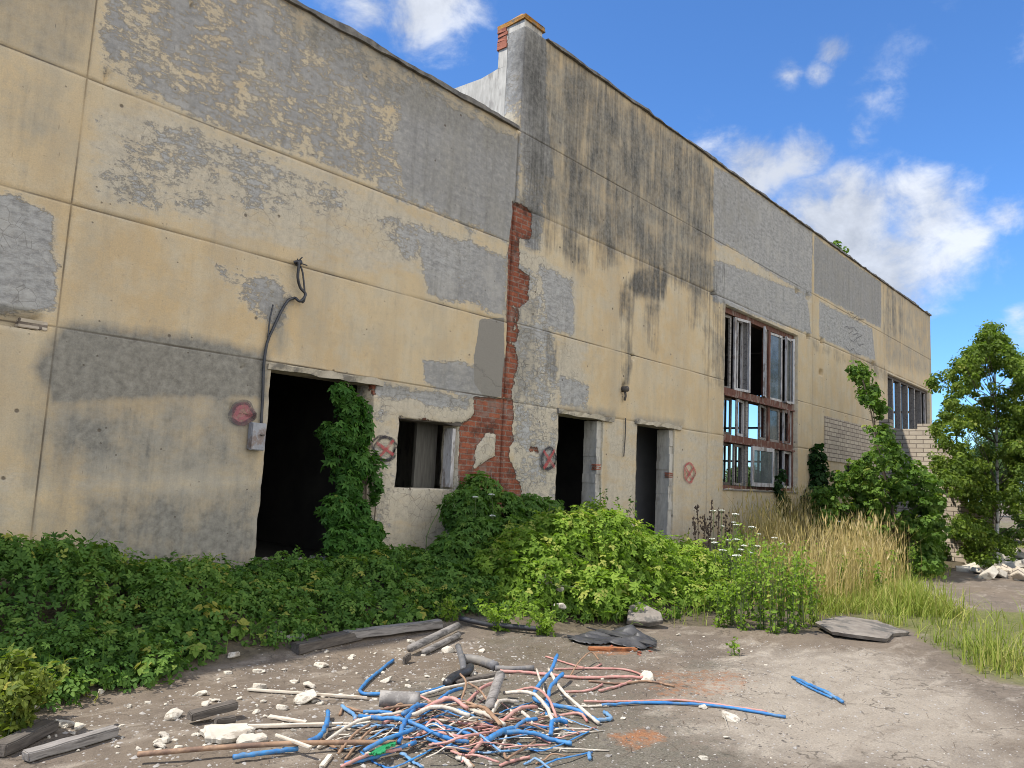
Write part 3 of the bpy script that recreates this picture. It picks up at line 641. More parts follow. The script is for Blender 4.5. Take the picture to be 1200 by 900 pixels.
# ---- hall: corner pillar, stepped side wall, roof, rear and end walls, floor
side = MB()
prof = [(.345, .3), (.345, 8.0), (.50, 7.98), (.9, 7.93), (1.5, 7.96), (2.6, 7.9), (4.0, 7.95), (12.0, 7.9), (12.0, .3)]
X0, X1 = 8.23, 8.53
side.add([(X0, y, z) for y, z in prof]+[(X1, y, z) for y, z in prof], [tuple(range(len(prof))), tuple(range(2*len(prof)-1, len(prof)-1, -1))]+[(i, i+len(prof), (i+1) % len(prof)+len(prof), (i+1) % len(prof)) for i in range(len(prof))])
side.build('side_wall', M['plaster'], hall)
pl = MB(); pl.box(8.226, 8.66, .348, .53, 7.97, 8.62, j=.004); pl.box(8.229, 8.66, .01, .346, 8.50, 8.62); pill = pl.build('pillar', M['plaster'], hall)
cp = MB(); cp.box(8.20, 8.70, -.03, .56, 8.62, 8.69, j=.018)
cp.add([(8.21, -.02, 8.685), (8.69, -.02, 8.68), (8.68, .55, 8.685), (8.21, .55, 8.68), (8.36, .2, 8.85), (8.52, .26, 8.82)], [(0, 1, 5, 4), (1, 2, 5), (2, 3, 4, 5), (3, 0, 4)])
cp.build('cap', M['lichen'], pill)
bb = MB()
for k in range(5): bb.box(8.20+random.uniform(0, .03), 8.26, .36+random.uniform(-.02, .02), .56, 8.34+k*.07-.06, 8.34+k*.07, j=.008)
bb.build('bare_brick', M['rbrick'], pill)
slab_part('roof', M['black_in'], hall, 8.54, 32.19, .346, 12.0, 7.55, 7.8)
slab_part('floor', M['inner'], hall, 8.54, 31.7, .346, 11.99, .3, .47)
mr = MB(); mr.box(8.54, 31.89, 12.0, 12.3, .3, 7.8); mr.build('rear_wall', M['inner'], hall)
# end wall with window openings that let the sky through
ea = VX(851, 425, 31.9); eb = VX(893, 566, 31.9); ec = VX(1040, 470, 31.9); ed = VX(1062, 548, 31.9)
ys = sorted([ea[1]+.6, eb[1]-.3]); yq = sorted([ec[1], ed[1]])
E1 = (ys[0], ys[1], 1.3, 5.7); E2 = (max(.5, yq[0]-.25), yq[1]+.5, 2.4, 6.0)
me_ = MB()
ycut = sorted([.346, E2[0], E2[1], E1[0], E1[1], 12.0])
for y0_, y1_ in zip(ycut[:-1], ycut[1:]):
    mid_y = .5*(y0_+y1_); o_ = E1 if E1[0] < mid_y < E1[1] else (E2 if E2[0] < mid_y < E2[1] else None)
    if o_ is None: me_.box(31.9, 32.19, y0_, y1_, .3, 7.5)
    else: me_.box(31.9, 32.19, y0_, y1_, .3, o_[2]); me_.box(31.9, 32.19, y0_, y1_, o_[3], 7.5)
me_.build('end_wall', M['inner'], hall)
for o_, nn in ((E1, 5), (E2, 3)):
    ef = MB()
    for k in range(nn+1):
        y_ = o_[0]+(o_[1]-o_[0])*k/nn; ef.box(32.0, 32.07, y_-.04, y_+.04, o_[2], o_[3])
    for z_ in np.linspace(o_[2], o_[3], 4): ef.box(31.99, 32.08, o_[0], o_[1], z_-.04, z_+.04)
    ef.build('end_window_frame', M['darkwood'], hall)
# grey partition behind the second doorway and dim screen behind the first
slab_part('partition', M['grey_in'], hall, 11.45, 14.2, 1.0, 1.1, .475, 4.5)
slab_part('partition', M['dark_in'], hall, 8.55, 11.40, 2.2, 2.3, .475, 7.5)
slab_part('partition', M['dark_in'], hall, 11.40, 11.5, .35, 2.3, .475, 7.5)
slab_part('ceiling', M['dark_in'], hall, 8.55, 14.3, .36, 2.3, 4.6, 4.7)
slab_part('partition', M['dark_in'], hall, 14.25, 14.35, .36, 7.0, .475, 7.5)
# plastered door posts
for x0_, x1_, zt_ in ((10.56, 10.70, 2.57), (12.93, 13.08, 2.60)):
    m = MB()
    for k in range(14):
        za = .5+(zt_-.5)*k/14; m.box(x0_+random.uniform(-.012, .012), x1_, .03+random.uniform(-.012, .012), .30, za, za+(zt_-.5)/14)
    m.build('door_post', M['plaster'], hall)
    m = MB()
    for k in range(3): m.box(x0_-.02, x1_, .02, .10, 1.75+k*.035-(x0_ > 12)*.05, 1.775+k*.035-(x0_ > 12)*.05, j=.006)
    m.build('bare_brick', M['rbrick'], hall)
# brick infill panel and its lower lip, between the tall window and the ribbon window
slab_part('brick_infill', M['wbrick'], hall, 20.97, 26.55, -.03, .05, 2.43, 3.62)
slab_part('brick_infill', M['wbrick'], hall, 26.7, 31.9, .02, .25, 2.9, 3.775)

# ---- tall window of the hall
big = empty('window', (15.1, 0, 1.55), None, None); big.parent = hall; del_ = None
x0, x1, z0, z1 = BIGW; O = (15.1, 0, 1.55)
def bx(name, mat, parent, *a, bev=.004):
    m = MB(); m.box(*a, j=.004); m.v = [(x-O[0], y-O[1], z-O[2]) for x, y, z in m.v]; return m.build(name, mat, parent, bev)
def bars(name, mat, parent, boxes):
    m = MB()
    for a in boxes: m.box(*a, j=.004)
    m.v = [(x-O[0], y-O[1], z-O[2]) for x, y, z in m.v]; return m.build(name, mat, parent)
bars('window_frame', M['brownwood'], big, [(x0+.01, x0+.09, .10, .26, z0, z1), (x1-.09, x1-.01, .10, .26, z0, z1), (x0+.09, x1-.09, .10, .26, z1-.13, z1-.01), (x0+.09, x1-.09, .10, .26, z0, z0+.07)])
ZT = [z0+.07, 2.62, 3.62, z1-.13]; XM = [x0+.09, 16.42, 17.62, x1-.09]
for z in ZT[1:3]:
    bars('transom', M['brownwood'], big, [(x0+.09, x1-.09, .07, .28, z-.09, z+.09), (x0+.09, x1-.09, .02, .07, z-.085, z-.045)])
for x in XM[1:3]: bars('mullion', M['greywood'] if x < 17 else M['brownwood'], big, [(x-.05, x+.05, .09, .27, z0+.07, 2.53), (x-.05, x+.05, .09, .27, 2.71, 3.53), (x-.05, x+.05, .09, .27, 3.71, z1-.13)])
bars('sill', M['greywood'], big, [(x0, x1, -.03, .20, z0-.035, z0-.003)])
def sash(hx, za, zb, wdt, ang, yy, mat, side=1, glass=False, t=.055):
    """casement hinged at x=hx, swung by ang degrees out of the wall plane"""
    a = R(ang)*(-side); Mx = Matrix.Translation((hx, yy, 0)) @ Matrix.Rotation(a, 4, 'Z')
    m = MB(); s = side
    f = lambda u0, u1, v0, v1, d0=-.022, d1=.022: m.box(min(s*u0, s*u1), max(s*u0, s*u1), d0, d1, v0, v1, Mx, .002)
    f(0, t, za, zb); f(wdt-t, wdt, za, zb); f(t, wdt-t, zb-t, zb, -.021, .021); f(t, wdt-t, za, za+t, -.021, .021)
    m.v = [(x-O[0], y-O[1], z-O[2]) for x, y, z in m.v]; o = m.build('sash', mat, big)
    if glass:
        g = MB(); g.box(min(s*t, s*(wdt-t)), max(s*t, s*(wdt-t)), -.003, .003, za+t, zb-t, Mx)
        g.v = [(x-O[0], y-O[1], z-O[2]) for x, y, z in g.v]; g.build('pane', M['glass'], big)
t0, t1, t2 = (ZT[2]+.095, z1-.14), (ZT[1]+.095, ZT[2]-.095), (z0+.08, ZT[1]-.095)
sash(15.80, *t0, .60, 10, .13, M['whitewood'], 1); sash(16.36, *t0, .40, 8, .2, M['whitewood'], -1)
sash(15.2, *t0, .50, 6, .22, M['greywood'], 1)
sash(17.56, *t0, .56, 20, .16, M['whitewood'], -1); sash(17.70, *t0, .66, 4, .15, M['whitewood'], 1, True); sash(19.0, *t0, .62, 12, .14, M['whitewood'], -1, True)
sash(18.42, *t0, .5, 24, .2, M['whitewood'], 1)
sash(15.2, *t1, .58, 3, .2, M['darkwood'], 1); sash(16.36, *t1, .52, 10, .16, M['whitewood'], -1)
sash(17.56, *t1, .5, 8, .16, M['greywood'], -1); sash(17.68, *t1, .6, 2, .16, M['greywood'], 1, True); sash(19.02, *t1, .6, 5, .14, M['whitewood'], -1); sash(18.36, *t1, .3, 50, .2, M['brownwood'], 1)
sash(15.2, *t2, .58, 2, .2, M['darkwood'], 1); sash(16.36, *t2, .54, 4, .16, M['greywood'], -1)
sash(16.46, *t2, 1.06, 3, -.01, M['whitewood'], 1, True, .085); sash(17.68, *t2, .62, 4, .2, M['greywood'], 1, True); sash(19.02, *t2, .62, 6, .14, M['whitewood'], -1)
# ---- ribbon window at the far end
rib = empty('window', (RIBW[0], 0, RIBW[2]), None, None); rib.parent = hall; O = (RIBW[0], 0, RIBW[2])
bars('window_frame', M['darkwood'], rib, [(RIBW[0], RIBW[0]+.08, .1, .24, RIBW[2], RIBW[3]), (RIBW[1]-.08, RIBW[1], .1, .24, RIBW[2], RIBW[3]), (RIBW[0]+.08, RIBW[1]-.08, .1, .24, RIBW[3]-.1, RIBW[3]), (RIBW[0]+.08, RIBW[1]-.08, .1, .24, RIBW[2], RIBW[2]+.07)])
for k in range(1, 6):
    x = RIBW[0]+(RIBW[1]-RIBW[0])*k/6; bars('mullion', M['greywood'], rib, [(x-.05, x+.05, .08, .26, RIBW[2]+.07, RIBW[3]-.1)])
bars('sash', M['whitewood'], rib, [(31.1, 31.16, .12, .18, RIBW[2]+.07, RIBW[3]-.1), (31.72, 31.78, .12, .18, RIBW[2]+.07, RIBW[3]-.1)])

# ---- sprayed marks on the plaster (thin paint, part of the wall)
def mark(parent, strokes, mat, wdt, y=-.016):
    m = MB()
    for pts in strokes:
        P = np.array([W(*p) for p in pts]) if len(pts) > 2 else np.array([np.array(W(*pts[0]))+(np.array(W(*pts[1]))-np.array(W(*pts[0])))*t for t in np.linspace(0, 1, 8)])
        T = np.gradient(P, axis=0); T /= np.linalg.norm(T, axis=1, keepdims=True)+1e-9; Nn = np.stack([-T[:, 1], T[:, 0]], 1)
        ww = wdt*(.75+.5*fbm(P[:, 0]*9, P[:, 1]*9, 2))[:, None]; y -= .0012
        vs = [(p[0], y, p[1]) for p in P+Nn*ww/2]+[(p[0], y, p[1]) for p in P-Nn*ww/2]; k = len(P)
        m.add(vs, [(i, i+1, k+i+1, k+i) for i in range(k-1)])
    return m.build('painted_mark', mat, parent)
def ring(cx, cy, rx, ry, wob=1.0, tilt=0.0, k=36, over=4):
    return [(cx+math.cos(a)*rx*(1+.11*wob*math.sin(3*a+cx)+.05*math.sin(5*a+cy))+tilt*math.sin(a), cy+math.sin(a)*ry*(1+.09*wob*math.sin(2*a+cx*.7))) for a in np.linspace(0, 2*math.pi*(k+over)/k, k+over+1)]
mark(wing, [ring(283, 484, 8, 8), ring(283, 484, 4, 4), ring(284, 485, 11, 10)], M['mpink'], .06, -.013)
mark(wing, [ring(283, 484, 13.5, 12.5)], M['mfaint'], .05, -.019)
mark(wing, [ring(451, 526, 12, 15), ring(449, 525, 13.5, 14)], M['mblack'], .03)
mark(wing, [[(440, 519), (460, 533)], [(443, 536), (460, 516)]], M['mred'], .04, -.02)
mark(hall, [ring(641.5, 537, 7.6, 13), ring(641, 537, 8.2, 12.2)], M['mblack'], .035, -.03)
mark(hall, [[(635, 528), (648, 548)], [(635, 549), (648, 527)], [(637, 547), (647, 529)]], M['mred'], .05, -.034)
mark(hall, [ring(806.5, 554, 6.2, 10.5)], M['mred'], .05, -.03)
mark(hall, [[(801, 546), (810, 562)], [(802, 562), (811, 548)]], M['mred'], .045, -.034)
# scratched squiggles on the pale patch
sq = []
for k in range(6):
    x_, y_ = 996+rng.normal()*4, 364+k*8+rng.normal()*2; sq.append([(x_+t*rng.uniform(2.0, 3.0)+rng.normal()*1.2, y_+t*1.2+rng.normal()*2.4) for t in np.linspace(0, 6, 7)])
mark(hall, sq, M['mfaint'], .03, -.016)
#@@PART3
# ------------------------------------------------------------------ foliage
def leaflet(cx, cy, ang, L, wd, fold=.10, droop=.12):
    """one leaflet: two folded halves, six vertices"""
    ca, sa = math.cos(ang), math.sin(ang)
    pts = [(0, 0, 0), (-wd, .38, fold), (-wd*.62, .74, fold*.4-droop*.5), (0, 1, -droop), (wd*.62, .74, fold*.4-droop*.5), (wd, .38, fold)]
    v = [(cx+(x*ca+y*sa)*L, cy+(-x*sa+y*ca)*L, z*L) for x, y, z in pts]
    return v, [(0, 1, 2, 3), (0, 3, 4, 5)]
def template(spec):
    v = []; q = []
    for a in spec:
        lv, lq = leaflet(*a); q += [tuple(i+len(v) for i in f) for f in lq]; v += lv
    return np.array(v), np.array(q)
T_SIMPLE = template([(0, 0, 0, 1, .34)])
T_TRI = template([(0, .25, 0, .75, .34), (0, .15, 1.25, .6, .34), (0, .15, -1.25, .6, .34)])
T_PALM = template([(0, .1, 0, .9, .22), (0, .1, .85, .8, .22), (0, .1, -.85, .8, .22), (0, .1, 1.75, .55, .2), (0, .1, -1.75, .55, .2)])
T_LOBE = template([(0, 0, 0, 1, .38), (0, 0, .8, .8, .32), (0, 0, -.8, .8, .32)])
T_SPRAY = template([(0, .0, .9, .42, .3), (0, .18, -.9, .42, .3), (0, .36, .9, .4, .3), (0, .54, -.9, .36, .3), (0, .68, 0, .4, .3)])
def unit(a): return a/(np.linalg.norm(a, axis=-1, keepdims=True)+1e-9)
def scatter(tpl, pos, nrm, size, tint, g=None, tipdown=0.0):
    g = rng if g is None else g
    tv, tq = tpl; n_ = len(pos); nn = unit(nrm)
    dirs = g.normal(size=(n_, 3)); dirs[:, 2] -= tipdown*1.5; dirs = unit(dirs-nn*(dirs*nn).sum(1, keepdims=True)); sx = np.cross(dirs, nn)
    v = pos[:, None]+size[:, None, None]*(tv[None, :, 0:1]*sx[:, None]+tv[None, :, 1:2]*dirs[:, None]+tv[None, :, 2:3]*nn[:, None])
    q = tq[None]+(np.arange(n_)*len(tv))[:, None, None]
    return v.reshape(-1, 3), q.reshape(-1, 4), np.repeat(tint, len(tv))
def merge(parts):
    v = []; q = []; t = []; o = 0
    for a, b, c in parts: v.append(a); q.append(b+o); t.append(c); o += len(a)
    return np.concatenate(v), np.concatenate(q), np.concatenate(t)
def leaves_obj(name, parts, mat, parent=None, origin=None):
    v, q, t = merge(parts)
    if origin is not None: v = v-np.asarray(origin)
    me = mesh_np(name, v, q, mat, {'tint': np.clip(t, 0, 1)}); o = link(name, me, parent)
    if origin is not None and parent is None: o.location = [float(a) for a in origin]
    return o
def sample_poly(P, n_, g=None):
    g = rng if g is None else g; P = np.asarray(P); lo, hi = P.min(0), P.max(0); out = np.zeros((0, 2))
    while len(out) < n_:
        c = lo+(hi-lo)*g.random((n_*2, 2)); out = np.concatenate([out, c[sdf(P, c[:, 0], c[:, 1]) > 0]])
    return out[:n_]
def surface_leaves(xy, hfun, tpl, smin, smax, bias, tint0, under=.55):
    """leaves through the depth of a hummocky mat of height hfun(x,y) above the ground"""
    x, y = xy[:, 0], xy[:, 1]; h = hfun(x, y); e = .04
    gxv = (hfun(x+e, y)+terr(x+e, y)-hfun(x-e, y)-terr(x-e, y))/(2*e); gyv = (hfun(x, y+e)+terr(x, y+e)-hfun(x, y-e)-terr(x, y-e))/(2*e)
    f = rng.random(len(x))**bias; z = terr(x, y)+h*(1-under*(1-f))+rng.normal(size=len(x))*.02
    nr = np.stack([-gxv, -gyv, np.ones(len(x))*.9], 1); nr = unit(nr)+rng.normal(size=nr.shape)*.55+np.array([0, -.25, .1])
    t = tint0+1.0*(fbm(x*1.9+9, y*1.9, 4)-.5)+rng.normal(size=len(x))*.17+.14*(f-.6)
    s = rng.uniform(smin, smax, len(x)); ok = h > .03
    return scatter(tpl, np.stack([x, y, z], 1)[ok], nr[ok], s[ok], t[ok])
def hummocks(k, lo, hi, r0, r1, seed):
    g = np.random.default_rng(seed); c = lo+(np.array(hi)-np.array(lo))*g.random((k, 2)); r = g.uniform(r0, r1, k); a = g.uniform(.35, 1, k)
    def f(x, y):
        o = np.zeros(np.shape(x))
        for (cx, cy), rr, aa in zip(c, r, a):
            d2 = ((x-cx)**2+(y-cy)**2)/rr**2; o = np.maximum(o, aa*np.clip(1-d2, 0, 1)**.6)
        return o
    return f
def blob_leaves(center, rad, n_, tpl, s0, s1, tint0, up=.5, g=None, shell=.5, tipdown=.3):
    g = rng if g is None else g
    d = unit(g.normal(size=(n_, 3))); r = (shell+(1-shell)*g.random(n_))**.6; wob = .75+.5*fbm(d[:, 0]*2.3+center[0]*3+5, d[:, 2]*2.3+d[:, 1]*1.7+center[2]*2+9, 3)
    p = np.asarray(center)+d*(r*wob)[:, None]*np.asarray(rad); nr = d+np.array([0, 0, up])+g.normal(size=d.shape)*.5
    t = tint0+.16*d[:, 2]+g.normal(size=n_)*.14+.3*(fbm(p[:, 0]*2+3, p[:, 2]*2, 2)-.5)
    return scatter(tpl, p, nr, g.uniform(s0, s1, n_), t, g, tipdown)
def blade_set(base, h, lean, wdt, tint, seg=3, g=None):
    g = rng if g is None else g; n_ = len(base); az = g.uniform(0, 2*math.pi, n_); dirv = np.stack([np.cos(az), np.sin(az), np.zeros(n_)], 1); perp = np.stack([-np.sin(az+g.normal(size=n_)*.8), np.cos(az), np.zeros(n_)], 1)
    vs = []
    for k in range(seg+1):
        t = k/seg; c = base+dirv*(lean*h*t*t)[:, None]+np.array([0, 0, 1])*(h*(t-.25*lean*t*t))[:, None]; ww = (wdt*(1-t)**.7 if k < seg else wdt*.08)[:, None]
        vs += [c-perp*ww, c+perp*ww]
    v = np.stack(vs, 1).reshape(-1, 3); q = np.array([(2*k, 2*k+1, 2*k+3, 2*k+2) for k in range(seg)])[None]+(np.arange(n_)*(2*seg+2))[:, None, None]
    return v, q.reshape(-1, 4), np.repeat(tint, 2*seg+2)
# --- low ground cover in the building's shade, left
covP = [(-4.2, -.02), (-4.2, -2.9)]+[tuple(p) for p in cover_edge[0:7]]+[(7.2, -1.0), (8.3, -.6), (8.6, -.02)]
hm = hummocks(230, (-4.3, -3), (8.7, 0), .16, .42, 5)
def hcov(x, y):
    s = sdf(covP, x, y); edge = sstep(-.10, .22, s)*(.55+.45*sstep(.15, 1.15, s))
    wallside = .95*sstep(3.1, 2.3, x)*sstep(-1.3, -.15, y)+.05*sstep(-1.4, -.2, y)*sstep(2.6, 3.4, x)*(.6+.4*np.cos(x*2.1))
    low = 1-.72*np.exp(-((x-4.0)/.6)**2-((y+.1)/.38)**2)-.75*np.exp(-((x-5.0)/.62)**2-((y+.05)/.6)**2)
    return edge*(.03+.27*hm(x, y)+.05*fbm(x*5, y*5, 2)+wallside*(.5+.7*hm(x+.7, y)))*low
xy = sample_poly(covP, 23000)
xyb = xy[(rng.random(len(xy)) < .55) | (xy[:, 0] < 6)]
parts = [surface_leaves(xyb, hcov, T_PALM, .055, .10, .5, .45), surface_leaves(sample_poly(covP, 9000), hcov, T_TRI, .05, .09, .4, .52), surface_leaves(sample_poly(covP, 5000), hcov, T_SIMPLE, .03, .06, .3, .36)]
def clumps(xy, hfun, tpl, r0, r1, k, s0, s1, tint0, lift=.75, g=None):
    g = rng if g is None else g; out = []
    for x, y in xy:
        h = float(hfun(np.array([x]), np.array([y]))[0])
        if h < .02: continue
        r = g.uniform(r0, r1); c = np.array([x, y, float(terr(x, y))+h*lift+r*.25]); out.append(blob_leaves(c, (r, r, r*.7), int(k*(r/r1)**2)+6, tpl, s0, s1, tint0+g.normal()*.17, up=.8, g=g, shell=.25, tipdown=.4))
    return out
parts = [surface_leaves(xyb[:11000], hcov, T_PALM, .05, .09, .5, .36), surface_leaves(sample_poly(covP, 8000), hcov, T_SIMPLE, .03, .065, .3, .40)]
parts += clumps(sample_poly(covP, 330), hcov, T_PALM, .09, .22, 34, .04, .085, .48)+clumps(sample_poly(covP, 520), hcov, T_TRI, .07, .19, 40, .035, .075, .54)+clumps(sample_poly(covP, 420), hcov, T_SPRAY, .08, .2, 30, .07, .13, .5)+clumps(sample_poly(covP, 110), hcov, T_LOBE, .08, .15, 22, .05, .09, .62)
bxy = sample_poly(covP, 900); bxy = bxy[fbm(bxy[:, 0]*1.3, bxy[:, 1]*1.3, 3) > .5]; bz = terr(bxy[:, 0], bxy[:, 1])+hcov(bxy[:, 0], bxy[:, 1])*.5; parts.append(blade_set(np.c_[bxy, bz], rng.uniform(.12, .34, len(bxy)), np.abs(rng.normal(size=len(bxy)))*.4, .004*np.ones(len(bxy)), .75+rng.normal(size=len(bxy))*.15))
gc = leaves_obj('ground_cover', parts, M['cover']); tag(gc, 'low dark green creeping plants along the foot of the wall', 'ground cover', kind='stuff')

def seed_heads(base, h, lean_vec, tint):
    return scatter(T_SPRAY, base, lean_vec, h, tint)
# --- leafy heap on the rubble mound
def heapmask(x, y): return np.clip(1-((x-8.75)/2.55)**2-((y+1.75)/1.18)**2, 0, 1)
hh = hummocks(70, (6, -3), (11.6, -.6), .22, .5, 8)
def hheap(x, y): return np.where(heapmask(x, y) > 0, heapmask(x, y)**.4*(.12+.42*hh(x, y)*sstep(-2.9, -1.9, y)+.16*hh(x+1, y+.4)), 0)
xyh = np.stack([rng.uniform(6.1, 11.4, 21000), rng.uniform(-3.0, -.55, 21000)], 1); xyh = xyh[heapmask(xyh[:, 0], xyh[:, 1]) > .01]
# thinner foliage low on the front face, where soil and stones show
front = sstep(-2.2, -2.75, xyh[:, 1])*sstep(6.8, 7.4, xyh[:, 0]); xyh = xyh[rng.random(len(xyh)) > front*.80]
hc = np.stack([rng.uniform(6.2, 11.3, 620), rng.uniform(-2.95, -.6, 620)], 1); hc = hc[heapmask(hc[:, 0], hc[:, 1]) > .05]; hc = hc[rng.random(len(hc)) > .75*sstep(-2.2, -2.75, hc[:, 1])*sstep(6.8, 7.4, hc[:, 0])]
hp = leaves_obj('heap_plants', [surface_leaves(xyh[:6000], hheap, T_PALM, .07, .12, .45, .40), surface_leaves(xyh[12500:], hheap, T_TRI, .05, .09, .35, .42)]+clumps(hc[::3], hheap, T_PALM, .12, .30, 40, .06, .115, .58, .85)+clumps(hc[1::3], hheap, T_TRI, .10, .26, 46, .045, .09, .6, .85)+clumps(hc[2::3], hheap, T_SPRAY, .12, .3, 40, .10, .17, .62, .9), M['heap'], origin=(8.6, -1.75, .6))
tag(hp, 'bright sunlit creeping hop plants covering the rubble mound before the doorways', 'bush')
m = MB()
for k in range(40):
    x = rng.uniform(6.8, 10.6); y = rng.uniform(-2.9, -1.2); h = float(hheap(np.array([x]), np.array([y]))[0]); z = float(terr(x, y))
    m.tube(catmull([(x, y, z-.03), (x+rng.normal()*.1, y-.05, z+h*.6+.05), (x+rng.normal()*.25, y-rng.random()*.2, z+h+.05)], 3), .004, 5)
hs = m.build('stems', M['stem'], hp); hs['kind'] = 'stuff'; hs.location = (-8.6, 1.75, -.6)
# --- bush in the shade before the bared brick
sb = empty('shaded_bush', (7.6, -.6, float(terr(7.6, -.6))), 'dark leafy bush in shade against the bared red brick', 'bush')
bl = []
for px, py, yy, rx, rz, k in [(545, 600, -.5, .38, .32, 500), (560, 575, -.3, .28, .25, 320), (585, 600, -.5, .40, .30, 500), (615, 600, -.45, .4, .26, 450), (600, 640, -.9, .5, .4, 800), (560, 640, -.9, .45, .38, 700), (530, 655, -.9, .4, .3, 500), (640, 600, -.35, .3, .22, 300), (590, 680, -1.2, .35, .3, 400), (535, 690, -1.3, .4, .3, 450)]:
    p = V(px, py, yy); bl.append(blob_leaves(p, (rx, .28, rz), k, T_PALM, .06, .11, .40))
leaves_obj('foliage', bl, M['cover'], sb, origin=sb.location)
m = MB()
for k in range(14):
    x = 7.6+rng.normal()*.5; m = MB(); m.tube(catmull([(x-7.6, rng.normal()*.1, -.05), (x-7.6+rng.normal()*.1, 0, .35), (x-7.6+rng.normal()*.2, 0, .75)], 3), .006, 5); m.build('stem', M['stem'], sb)
# --- creeper on the right jamb of the big doorway
vn = empty('creeper', (5.75, -.1, .45), 'green creeper climbing the right side of the large doorway', 'vine')
bl = []
for px, py, rx, rz, k, yy in [(402, 462, .16, .16, 130, -.1), (412, 480, .22, .2, 220, -.08), (405, 510, .26, .22, 260, -.08), (420, 540, .20, .22, 230, -.06), (400, 545, .2, .2, 150, .05), (410, 570, .18, .2, 190, -.1), (395, 600, .22, .22, 240, -.15), (420, 605, .18, .22, 240, -.15), (405, 635, .34, .2, 320, -.25), (432, 625, .26, .2, 240, -.2), (425, 650, .42, .22, 380, -.35), (440, 560, .07, .35, 90, -.05), (388, 520, .1, .2, 60, .1), (382, 505, .1, .12, 40, .15), (426, 500, .1, .3, 120, -.03)]:
    bl.append(blob_leaves(V(px, py, yy), (rx, .13, rz), k, T_PALM, .06, .12, .45, up=.2, shell=.2, tipdown=.9))
leaves_obj('foliage', bl, M['vine'], vn, origin=vn.location)
m = MB()
for a, b, c in [((422, 655), (418, 560), (408, 450)), ((430, 650), (428, 540), (420, 470)), ((405, 650), (396, 580), (400, 490)), ((437, 640), (441, 560), (436, 480))]:
    m = MB(); m.tube([np.array(q)-np.array((5.75, -.1, .45)) for q in catmull([V(*a, -.12), V(*b, .02), V(*c, .02)], 6)], .009, 6); m.build('stem', M['bark'], vn)

# --- generic blob-crowned plant with trunk and limbs
def tree(name, label, cat, y, trunk_px, blobs, mats, leaf, s0, s1, dens, r0, tint, group=None, limbmat='bark', thick=1.0, tipdown=.4, flat=1.0, ydep=0.0, shell=.15):
    P = [V(px, py, y) for px, py in trunk_px]; P[0][2] = float(terr(P[0][0], P[0][1]))-.05; base = P[0].copy()
    o = empty(name, base, label, cat, group)
    sc = F_PX/((V(trunk_px[0][0], trunk_px[0][1], y)-CAM)@_F)
    C = catmull(P, 5); m = MB(); L = len(C); m.tube([c-base for c in C], [r0*(1-.88*i/(L-1)) for i in range(L)], 8); m.build('trunk', M[limbmat], o)
    bl = []; lm = MB(); CA = np.array(C)
    for (px, py, rp, *dd) in blobs:
        c = CAM+(F_PX/sc+rng.normal()*ydep)*ray(px, py); r = rp/sc; k = int(dens*r*r*(dd[0] if dd else 1))+8
        # each blob is several loose sprays, so the outline stays uneven and the sky shows through
        nsub = max(2, int(r*7)); pr = rng.multinomial(k, np.ones(nsub)/nsub)
        for kk in pr:
            if kk < 2: continue
            dvec = unit(rng.normal(size=3))*rng.random()**.5*r*.85; rr = r*rng.uniform(.25, .5)
            bl.append(blob_leaves(c+dvec*np.array([1, flat, .9]), (rr, rr*flat, rr*.7), kk, leaf, s0, s1, tint+rng.normal()*.08, shell=shell, tipdown=tipdown))
            e = c+dvec*np.array([1, flat, .9]); i = int(np.argmin(np.abs(CA[:, 2]-(e[2]-.45*np.linalg.norm((e-CA[0])[:2])-.1)))); s = CA[min(max(i, 1), L-2)]
            mid = (s+e)/2+np.array([0, 0, .06*np.linalg.norm(e-s)])
            lm.tube([q-base for q in catmull([s, mid, e], 3)], [thick*(.012*(1-.75*t/6)+.002) for t in range(7)], 4, cap=False)
    leaves_obj('crown', bl, M[mats], o, origin=base); lm.build('limb', M['bark' if limbmat == 'bark' else 'stem'], o)
    return o
def at_depth(px, py, dep):              # point of the pixel's ray at a given distance along the view
    return CAM+dep*ray(px, py)
